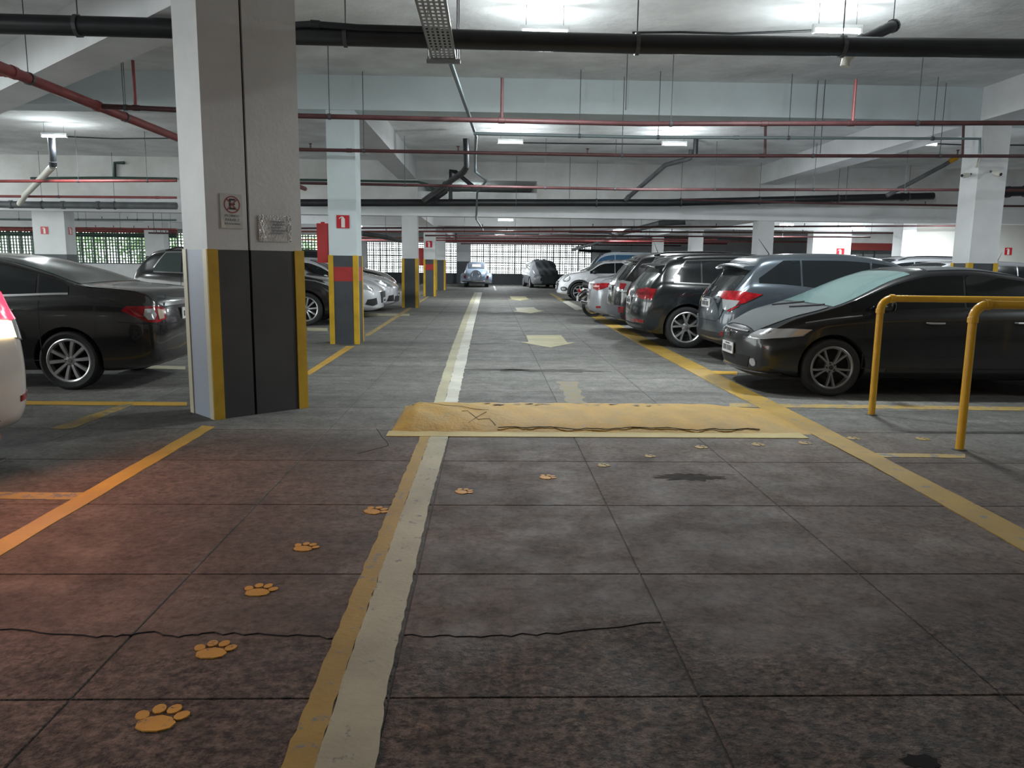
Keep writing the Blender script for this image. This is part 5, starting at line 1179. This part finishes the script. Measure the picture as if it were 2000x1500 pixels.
C.side_glass(0.62, 3.35, (1.1, 2.15), belt_trim=M['chrome'], frame=M['chrome']); C.screen('rear_window', 0.12, 0.42, M['glassg'], 0.9, 0.06); C.screen('windshield', 2.5, 3.38, M['glass']); C.spoiler(0.26, P_q); C.rails(0.7, 2.4, M['trim'])
wrap_lamp(C, 'tail_lamp', 'BL', [(0.26, 1.00), (-0.05, 1.02), (-0.44, 0.98), (-0.44, 0.86), (-0.10, 0.82), (0.18, 0.82)], M['tail'], 0.012)
C.patch('tail_lens', mat('deep_red_lens', (0.16, 0.006, 0.010), 0.15, coat=0.8), 'BL', [(0.10, 0.95), (-0.34, 0.93), (-0.34, 0.90), (0.10, 0.89)], 0.016, 0.05)
C.plate('B', 0.78); C.patch('reflector', M['tail'], 'B', [(0.34, 0.47), (0.74, 0.47), (0.74, 0.42), (0.34, 0.42)], 0.012, 0.06); C.mirror(3.1, P_q); C.seams((1.1, 2.15, 3.2)); C.handle(1.45, 0.93, M['chrome'])
C.patch('bumper_valance', M['trim'], 'B', [(-0.75, 0.40), (0.75, 0.40), (0.68, 0.27), (-0.68, 0.27)], 0.008, 0.08, False)
# --- dark SUV with clear lamps -----------------------------------------------------
P_ol = paint('dark_brown_black_paint', (0.018, 0.016, 0.018), 0.22)
Sh = Shell(4.65, 1.82, [(s*4.65/4.55, z) for s, z in SUV_TOP], [(s*4.65/4.55, z) for s, z in SUV_BELT], 0.22, bulge=(0.18, 0.16))
C = Car('suv_car', 'tall dark SUV with clear tail lamps beside the silver sedan', Sh, P_ol, (0.98, 3.65), (2.55+2.325, 15.6+0.92), 0, wheel_r=0.35, style='five2')
C.side_glass(0.58, 3.48, (1.15, 2.25), frame=M['chrome']); C.screen('rear_window', 0.13, 0.52, M['glass']); C.screen('windshield', 2.68, 3.56, M['glass']); C.spoiler(0.30, P_ol); C.rails(0.8, 2.6, M['trim'])
wrap_lamp(C, 'tail_lamp', 'BL', [(0.24, 1.06), (-0.06, 1.09), (-0.46, 1.06), (-0.46, 0.90), (-0.10, 0.86), (0.14, 0.86)], M['clear'], 0.012)
C.patch('tail_lens', M['tail'], 'BL', [(0.12, 1.02), (-0.14, 1.03), (-0.18, 0.92), (0.06, 0.90)], 0.018, 0.05)
C.plate('B', 0.90); C.patch('reflector', M['tail'], 'BL', [(0.10, 0.56), (-0.12, 0.56), (-0.12, 0.44), (0.06, 0.44)], 0.012, 0.05); C.patch('tailgate_trim', M['chrome'], 'B', [(-0.5, 0.985), (0.5, 0.985), (0.5, 1.02), (-0.5, 1.02)], 0.012, 0.08, False)
C.patch('bumper_valance', mat('grey_bumper_plastic', (0.10, 0.10, 0.115), 0.5), 'B', [(-0.78, 0.58), (0.78, 0.58), (0.72, 0.30), (-0.72, 0.30)], 0.008, 0.08, False); C.antenna(1.0, 0.28, -0.3); C.mirror(3.2, P_ol)
# --- silver sedan ---------------------------------------------------------------------
P_si = paint('silver_metallic', (0.40, 0.41, 0.44), 0.30, metal=0.45)
Sh = Shell(4.62, 1.78, [(s*4.62/4.54, z) for s, z in SEDAN_TOP], [(s*4.62/4.54, z) for s, z in SEDAN_BELT], 0.20, bulge=(0.20, 0.14), ends=(0.9, 0.86))
C = Car('sedan_car', 'silver sedan with slim red tail lamps in the right-hand row', Sh, P_si, (1.05, 3.72), (2.42+2.31, 18.1+0.89), 0, wheel_r=0.32, style='ten')
C.side_glass(1.0, 3.48, (1.3, 2.32), belt_trim=M['chrome']); C.screen('rear_window', 0.88, 1.8, M['glass']); C.screen('windshield', 2.77, 3.55, M['glass'])
wrap_lamp(C, 'tail_lamp', 'BL', [(0.52, 0.96), (0.10, 0.97), (-0.42, 0.93), (-0.42, 0.84), (-0.05, 0.80), (0.15, 0.83)], M['tail'], 0.012)
C.patch('tail_lens', mat('pale_pink_lens', (0.62, 0.30, 0.30), 0.2, coat=0.8), 'BL', [(0.02, 0.91), (-0.36, 0.90), (-0.36, 0.875), (0.02, 0.87)], 0.016, 0.05)
C.plate('B', 0.74); C.patch('reflector', M['tail'], 'BL', [(0.10, 0.44), (-0.10, 0.43), (-0.10, 0.38), (0.10, 0.39)], 0.010, 0.05); C.mirror(3.2, P_si); C.seams((1.3, 2.32, 3.45)); C.handle(1.66, 0.86, P_si)
# --- dark car behind the motorcycle ------------------------------------------------------
Sh = Shell(4.3, 1.80, [(s*4.3/4.55, z-0.04) for s, z in SUV_TOP], [(s*4.3/4.55, z-0.02) for s, z in SUV_BELT], 0.21)
C = Car('suv_car', 'dark car with bright roof line behind the motorcycle', Sh, P_dk, (0.88, 3.42), (2.78+2.15, 22.2+0.9), math.pi, wheel_r=0.33, style='plain')
C.side_glass(0.55, 3.25, (1.1, 2.1), frame=M['chrome']); C.screen('windshield', 2.46, 3.28, M['glass']); C.rails(0.7, 2.4, M['chrome']); C.mirror(3.0, P_dk)
wrap_lamp(C, 'head_lamp', 'FL', [(0.3, 0.86), (-0.2, 0.84), (-0.2, 0.74), (0.2, 0.76)], M['clear'])
# --- white compact, nose out ----------------------------------------------------------------
Sh = Shell(4.2, 1.82, [(0, 1.0), (0.05, 1.15), (0.2, 1.40), (0.5, 1.52), (1.5, 1.56), (2.4, 1.52), (2.6, 1.45), (3.05, 1.14), (3.3, 1.09), (3.75, 1.02), (4.02, 0.90), (4.2, 0.70)], [(0, 0.96), (0.3, 1.04), (1.0, 1.02), (2.9, 0.99), (3.6, 0.94), (3.95, 0.82), (4.2, 0.60)], 0.22, bulge=(0.1, 0.34), ends=(0.9, 0.80))
C = Car('compact_car', 'white compact with round head lamps and black arches, nose to the aisle', Sh, P_w2, (0.72, 3.38), (0, 0), math.pi, wheel_r=0.34, style='seven', cladding=M['trim'])
C.t.location = (3.45+(3.38-2.1), 29.6+0.91, 0)
C.side_glass(0.55, 3.0, (1.1, 2.05), M['glass']); C.screen('windshield', 2.5, 3.06, M['glassg']); C.rails(0.6, 2.3, M['chrome']); C.mirror(2.85, M['trim'])
def disc(cx, cy, rx, ry, n=14): return [(cx+rx*math.cos(a), cy+ry*math.sin(a)) for a in np.linspace(0, 2*math.pi, n+1)[:-1]]
C.patch('head_lamp', M['trim'], 'FL', disc(0.10, 0.84, 0.24, 0.125), 0.008, 0.05); C.patch('lamp_lens', M['clear'], 'FL', disc(0.10, 0.84, 0.20, 0.10), 0.016, 0.05); C.patch('fog_lamp', M['trim'], 'FL', disc(0.02, 0.45, 0.22, 0.085), 0.008, 0.05); C.patch('fog_lens', M['clear'], 'FL', disc(0.02, 0.45, 0.12, 0.05), 0.014, 0.04)
C.patch('front_grille', M['trim'], 'F', [(-0.38, 0.74), (0.38, 0.74), (0.44, 0.62), (0.30, 0.40), (-0.30, 0.40), (-0.44, 0.62)], 0.010, 0.07, False); C.strip('grille_bar', M['chrome'], 'F', [(-0.40, 0.63), (0.40, 0.63)], 0.03, 0.016, False); C.plate('F', 0.5)
# --- white pickup beyond ------------------------------------------------------------------------
Sh = Shell(4.9, 1.85, [(0, 1.35), (0.1, 1.95), (0.5, 2.02), (2.8, 2.04), (3.3, 1.98), (3.6, 1.85), (4.15, 1.26), (4.4, 1.18), (4.7, 1.05), (4.9, 0.86)], [(0, 1.2), (1, 1.22), (3.6, 1.16), (4.3, 1.06), (4.9, 0.80)], 0.24)
P_van = paint('pale_van_paint', (0.52, 0.58, 0.62), 0.3)
C = Car('van_car', 'pale van with a blue side window far beyond the white compact', Sh, P_van, (0.95, 3.95), (5.1+1.9, 41.5), math.pi, wheel_r=0.34, style='plain')
gb = mat('blue_reflecting_glass', (0.03, 0.09, 0.18), 0.08, coat=0.5); C.side_glass(0.5, 4.0, (1.6, 2.9), gb); C.screen('windshield', 3.5, 4.12, gb); C.mirror(3.9, P_van)
wrap_lamp(C, 'head_lamp', 'FL', [(0.3, 0.98), (-0.2, 0.95), (-0.2, 0.82), (0.2, 0.84)], M['clear'])
# --- second row on the right ----------------------------------------------------------------------
def simple_car(name, label, pnt, tops, belts, L_, W_, x, y, hdg, rails=None, **kw):
    c = Car(name, label, Shell(L_, W_, [(s*L_/4.55, z) for s, z in tops], [(s*L_/4.55, z) for s, z in belts], 0.21), pnt, (0.95*L_/4.55, 3.6*L_/4.55), (x, y), hdg, wheel_r=0.33, style='plain')
    k = L_/4.55; c.side_glass(0.58*k, 3.42*k, (1.15*k, 2.25*k)); c.screen('windshield', 2.64*k, 3.48*k, M['glass']); c.mirror(3.2*k, pnt)
    if rails: c.rails(0.8*k, 2.6*k, M[rails])
    wrap_lamp(c, 'head_lamp', 'FL', [(0.3, 0.88), (-0.2, 0.86), (-0.2, 0.74), (0.2, 0.76)], M['clear']); return c
simple_car('suv_car', 'silver SUV with roof rails behind the blue-grey hatchback', P_si, SUV_TOP, SUV_BELT, 4.5, 1.82, 7.7+2.25, 18.9, math.pi, 'trim')
c = simple_car('hatchback_car', 'pale grey hatchback with a short antenna left of the right column', P_si, [(s, z-0.10) for s, z in SUV_TOP], [(s, z-0.04) for s, z in SUV_BELT], 4.2, 1.78, 7.45+2.1, 16.2, math.pi); c.antenna(1.0, 0.25, -0.3)
simple_car('suv_car', 'dark SUV at the right edge behind the camera column', P_dk, SUV_TOP, SUV_BELT, 4.6, 1.84, 9.3+2.3, 14.9-0.2-1.9, math.pi, 'chrome')
simple_car('sedan_car', 'white sedan at the right edge behind the dusty black sedan', P_w2, [(s, z-0.05) for s, z in SEDAN_TOP], SEDAN_BELT, 4.5, 1.76, 8.0+2.25, 10.4, math.pi)
# --- covered car and vintage roadster at the far end -----------------------------------------------
Sh = Shell(4.1, 1.65, [(0, 0.95), (0.2, 1.15), (0.5, 1.42), (0.9, 1.50), (2.2, 1.52), (2.8, 1.45), (3.3, 1.10), (3.8, 0.98), (4.1, 0.75)], [(0, 0.85), (0.4, 0.98), (3.2, 0.92), (4.1, 0.65)], 0.2)
C = Car('covered_car', 'car under a dark cover near the back grille, pale flank showing', Sh, P_si, (0.8, 3.3), (3.0, 46.2), math.radians(-84), wheel_r=0.30, style='plain')
C.side_glass(0.6, 3.1, (1.9,))
vs = []; random.seed(5)
for (x, y, z) in Sh.V:
    n_ = Vector((x*0.3, y, z-0.7)).normalized(); k_ = 0.05+0.03*math.sin(9*x+5*z)+0.02*math.sin(17*y+11*z); zz = z+n_.z*k_
    vs.append((x+n_.x*k_, y+n_.y*k_, max(0.16, zz if z > 0.5 else z*0.9)))
keep = [f for f in Sh.F if sum(Sh.V[i][1] for i in f)/len(f) > -0.30+0.10*math.sin(4*sum(Sh.V[i][2] for i in f)/len(f))]
soft(obj('car_cover', mesh_from(vs, keep), mat('dark_tarpaulin', (0.030, 0.036, 0.040), 0.7, bump=(6, 0.5)), C.t), 60)
Sh = Shell(3.9, 1.42, [(0, 0.62), (0.15, 0.80), (0.5, 0.95), (0.8, 1.0), (1.05, 1.30), (1.35, 1.42), (1.9, 1.40), (2.1, 1.30), (2.35, 1.0), (3.0, 0.92), (3.6, 0.85), (3.9, 0.70)], [(0, 0.55), (0.4, 0.78), (1.2, 0.88), (2.4, 0.86), (3.9, 0.60)], 0.25, bulge=(0.25, 0.1), ends=(0.75, 0.7))
P_bt = paint('vintage_blue_grey', (0.26, 0.32, 0.41), 0.35)
C = Car('vintage_roadster', 'blue-grey vintage roadster with a spare wheel on its tail, far end', Sh, P_bt, (0.75, 3.1), (-0.72, 44.6+1.9), math.pi/2, arch=False, wheel_r=0.31, style='plain')
for sg in (-1, 1):
    for s in (0.72, 3.1):
        P = []; 
        b_ = MB(); prof = []
        for a in np.linspace(-0.1, math.pi+0.1, 14): prof.append((s-1.95+0.46*math.cos(a), 0.28+0.48*math.sin(a)))
        vs = []; nn = len(prof)
        for (y_, k_) in ((0.50, 0.95), (0.66, 1.06), (0.82, 1.02), (0.90, 0.88)):
            for (x, z) in prof: vs.append((s-1.95+(x-s+1.95)*k_, sg*y_, 0.28+(z-0.28)*k_))
        fs = [(i*nn+j, i*nn+j+1, (i+1)*nn+j+1, (i+1)*nn+j) for i in range(3) for j in range(nn-1)]
        soft(obj('fender', mesh_from(vs, fs), P_bt, C.t), 60)
        if s < 1: C.box('tail_lamp', M['tail'], (-1.95+0.24, sg*0.66-0.05, 0.50), (-1.95+0.36, sg*0.66+0.05, 0.66))
so = C.patch('soft_top', mat('grey_soft_top', (0.085, 0.10, 0.13), 0.8), 'T', [(0.86, 0.46), (1.2, 0.44), (2.0, 0.42), (2.0, -0.42), (1.2, -0.44), (0.86, -0.46)], 0.02, 0.1, False)
C.patch('rear_window', M['plate'], 'B', [(-0.26, 1.12), (0.26, 1.12), (0.24, 1.27), (-0.24, 1.27)], 0.035, 0.08, False)
soft(MB().lathe([(0.10, 0.0), (0.30, 0.0), (0.33, 0.06), (0.30, 0.14), (0.20, 0.15), (0.16, 0.12), (0.0001, 0.12)], 28, Matrix.Translation((-1.95+0.06, 0, 0.66)) @ Matrix.Rotation(-math.pi/2, 4, 'Y')).build('spare_wheel', P_bt, C.t), 50)
soft(MB().lathe([(0.20, 0.155), (0.22, 0.165), (0.24, 0.155)], 28, Matrix.Translation((-1.95+0.06, 0, 0.66)) @ Matrix.Rotation(-math.pi/2, 4, 'Y')).build('chrome_ring', M['chrome'], C.t), 60)
soft(MB().tube([(-2.02, -0.78, 0.34), (-2.08, -0.5, 0.34), (-2.10, 0, 0.34), (-2.08, 0.5, 0.34), (-2.02, 0.78, 0.34)], 0.045, 8).build('bumper', M['chrome'], C.t)); C.box('bumper_bracket', M['trim'], (-2.06, -0.4, 0.32), (-1.8, 0.4, 0.36))

# ================================================================ MOTORCYCLE
t = thing('motorcycle', 'black motorcycle parked tail out beside the silver sedan', 'motorcycle', (2.80, 20.9, 0), 0.10)
def cyc_wheel(x, nm):
    q = Matrix.Translation((x, 0, 0.30)) @ Matrix.Rotation(math.pi/2, 4, 'X')
    w_ = soft(MB().lathe([(0.225, -0.045), (0.28, -0.05), (0.30, -0.02), (0.30, 0.02), (0.28, 0.05), (0.225, 0.045)], 28, q, True).build('wheel', M['tire'], t))
    r_ = MB().lathe([(0.215, -0.03), (0.23, -0.03), (0.23, 0.03), (0.215, 0.03)], 28, q, True).lathe([(0.0001, -0.05), (0.05, -0.05), (0.05, 0.05), (0.0001, 0.05)], 12, q)
    for k in range(6): a = math.pi*k/3; r_.box((0.04, -0.012, -0.012), (0.222, 0.012, 0.012), q @ Matrix.Rotation(a, 4, 'Z'))
    r_.build('rim', M['alloy'], w_)
cyc_wheel(0.0, 'rear'); cyc_wheel(1.32, 'front')
P_bk = mat('motorcycle_black', (0.015, 0.015, 0.017), 0.3, coat=0.6)
soft(MB().tube([(-0.30, 0, 0.86), (0.0, 0, 0.80), (0.35, 0, 0.76), (0.62, 0, 0.80)], [0.07, 0.11, 0.12, 0.09], 12).build('seat', M['trim'], t))
soft(MB().tube([(0.55, 0, 0.84), (0.68, 0, 0.90), (0.90, 0, 0.93), (1.05, 0, 0.88)], [0.08, 0.15, 0.16, 0.07], 14).build('fuel_tank', P_bk, t))
soft(MB().tube([(0.45, 0, 0.42), (0.60, 0, 0.48), (0.82, 0, 0.46), (0.92, 0, 0.40)], [0.10, 0.17, 0.17, 0.10], 12).build('engine', M['dalloy'], t))
for sg in (-1, 1):
    soft(MB().tube([(1.32, sg*0.09, 0.30), (1.08, sg*0.09, 0.92)], 0.028, 10).build('fork_leg', M['chrome'], t)); MB().tube([(0.0, sg*0.10, 0.30), (0.30, sg*0.12, 0.74)], 0.03, 8).build('shock_absorber', M['chrome'], t)
    MB().tube([(1.06, 0, 0.98), (1.02, sg*0.22, 1.06), (0.90, sg*0.38, 1.04)], 0.015, 8).build('handlebar', M['trim'], t)
    MB().tube([(1.02, sg*0.26, 1.06), (1.0, sg*0.30, 1.20)], 0.008, 6).build('mirror_stem', M['trim'], t)
    soft(MB().lathe([(0.0001, -0.015), (0.06, -0.01), (0.06, 0.01), (0.0001, 0.012)], 14, Matrix.Translation((0.99, sg*0.31, 1.23)) @ Matrix.Rotation(math.pi/2, 4, 'Y')).build('mirror', M['chrome'], t))
    soft(MB().tube([(-0.34, sg*0.05, 0.72), (-0.36, sg*0.17, 0.72), (-0.38, sg*0.20, 0.72)], [0.012, 0.02, 0.03], 8).build('indicator', M['amber'], t))
soft(MB().tube([(0.70, -0.14, 0.36), (0.30, -0.17, 0.30), (0.0, -0.19, 0.33), (-0.38, -0.20, 0.42)], [0.03, 0.035, 0.05, 0.055], 12).build('exhaust', M['chrome'], t))
soft(MB().tube([(0.30, 0, 0.64), (0.05, 0, 0.68), (-0.22, 0, 0.66), (-0.40, 0, 0.52)], [0.06, 0.085, 0.08, 0.06], 10).build('rear_fender', P_bk, t)); MB().box((-0.42, -0.06, 0.66), (-0.34, 0.06, 0.74)).build('tail_lamp', M['tail'], t)
MB().box((-0.44, -0.09, 0.42), (-0.43, 0.09, 0.56)).build('license_plate', M['plate'], t); soft(MB().lathe([(0.0001, 0.06), (0.07, 0.05), (0.09, 0.0), (0.05, -0.08), (0.0001, -0.09)], 16, Matrix.Translation((1.16, 0, 0.92)) @ Matrix.Rotation(math.pi/2, 4, 'Y')).build('head_lamp', M['clear'], t))
for q in (((0.0, 0, 0.30), (0.45, 0, 0.40)), ((0.45, 0, 0.42), (0.40, 0, 0.74)), ((0.75, 0, 0.60), (1.10, 0, 0.86))): MB().tube(q, 0.03, 8).build('frame_tube', M['trim'], t)
MB().tube([(0.42, 0.12, 0.32), (0.36, 0.26, 0.0)], 0.014, 6).build('side_stand', M['trim'], t)
# ================================================================ GREENERY OUTSIDE
leaf_m = mat('pale_green_leaf', (0.17, 0.34, 0.12), 0.6, var=(1.4, 0, (0.34, 0.50, 0.24))); bark = mat('tree_bark', (0.10, 0.08, 0.06), 0.9)  # mottled pale green leaf colour
random.seed(21)
def tree(x, y, r, zc, n, label):
    t = thing('tree', label, 'tree', (x, y, 0), group='trees outside the left grille')
    MB().tube([(0, 0, 0), (0.1, 0, zc*0.5), (0, 0.1, zc)], [0.16, 0.12, 0.06], 8).build('trunk', bark, t)
    vs = []; fs = []
    cl = [(random.gauss(0, r*0.45), random.gauss(0, r*0.45), zc+random.gauss(0, r*0.42)) for _ in range(26)]
    for i in range(n):
        c = random.choice(cl); p = Vector((c[0]+random.gauss(0, 0.34), c[1]+random.gauss(0, 0.34), max(0.3, c[2]+random.gauss(0, 0.30))))
        d = Vector((random.gauss(0, 1), random.gauss(0, 1), random.gauss(0, 0.6))).normalized(); e = d.orthogonal().normalized(); sz = random.uniform(0.07, 0.15); k = len(vs)
        vs += [p-d*sz, p+e*sz*0.5, p+d*sz, p-e*sz*0.5]; fs.append((k, k+1, k+2, k+3))
    f = obj('foliage', mesh_from(vs, fs), leaf_m, t); f['kind'] = 'stuff'
tree(-30.5, 46.5, 2.2, 2.3, 2600, 'leafy tree outside the grille above the black sedan roof'); tree(-24.5, 47.5, 2.4, 2.6, 2600, 'leafy tree outside the grille right of the broad column')
tree(-19.5, 46.5, 2.0, 2.0, 2200, 'leafy tree outside the grille left of the split column'); tree(-14.8, 47.5, 1.9, 2.2, 1500, 'leafy tree outside the grille behind the split column'); tree(-10.6, 47.0, 1.4, 1.6, 900, 'small leafy tree outside the grille beside the red cabinet')
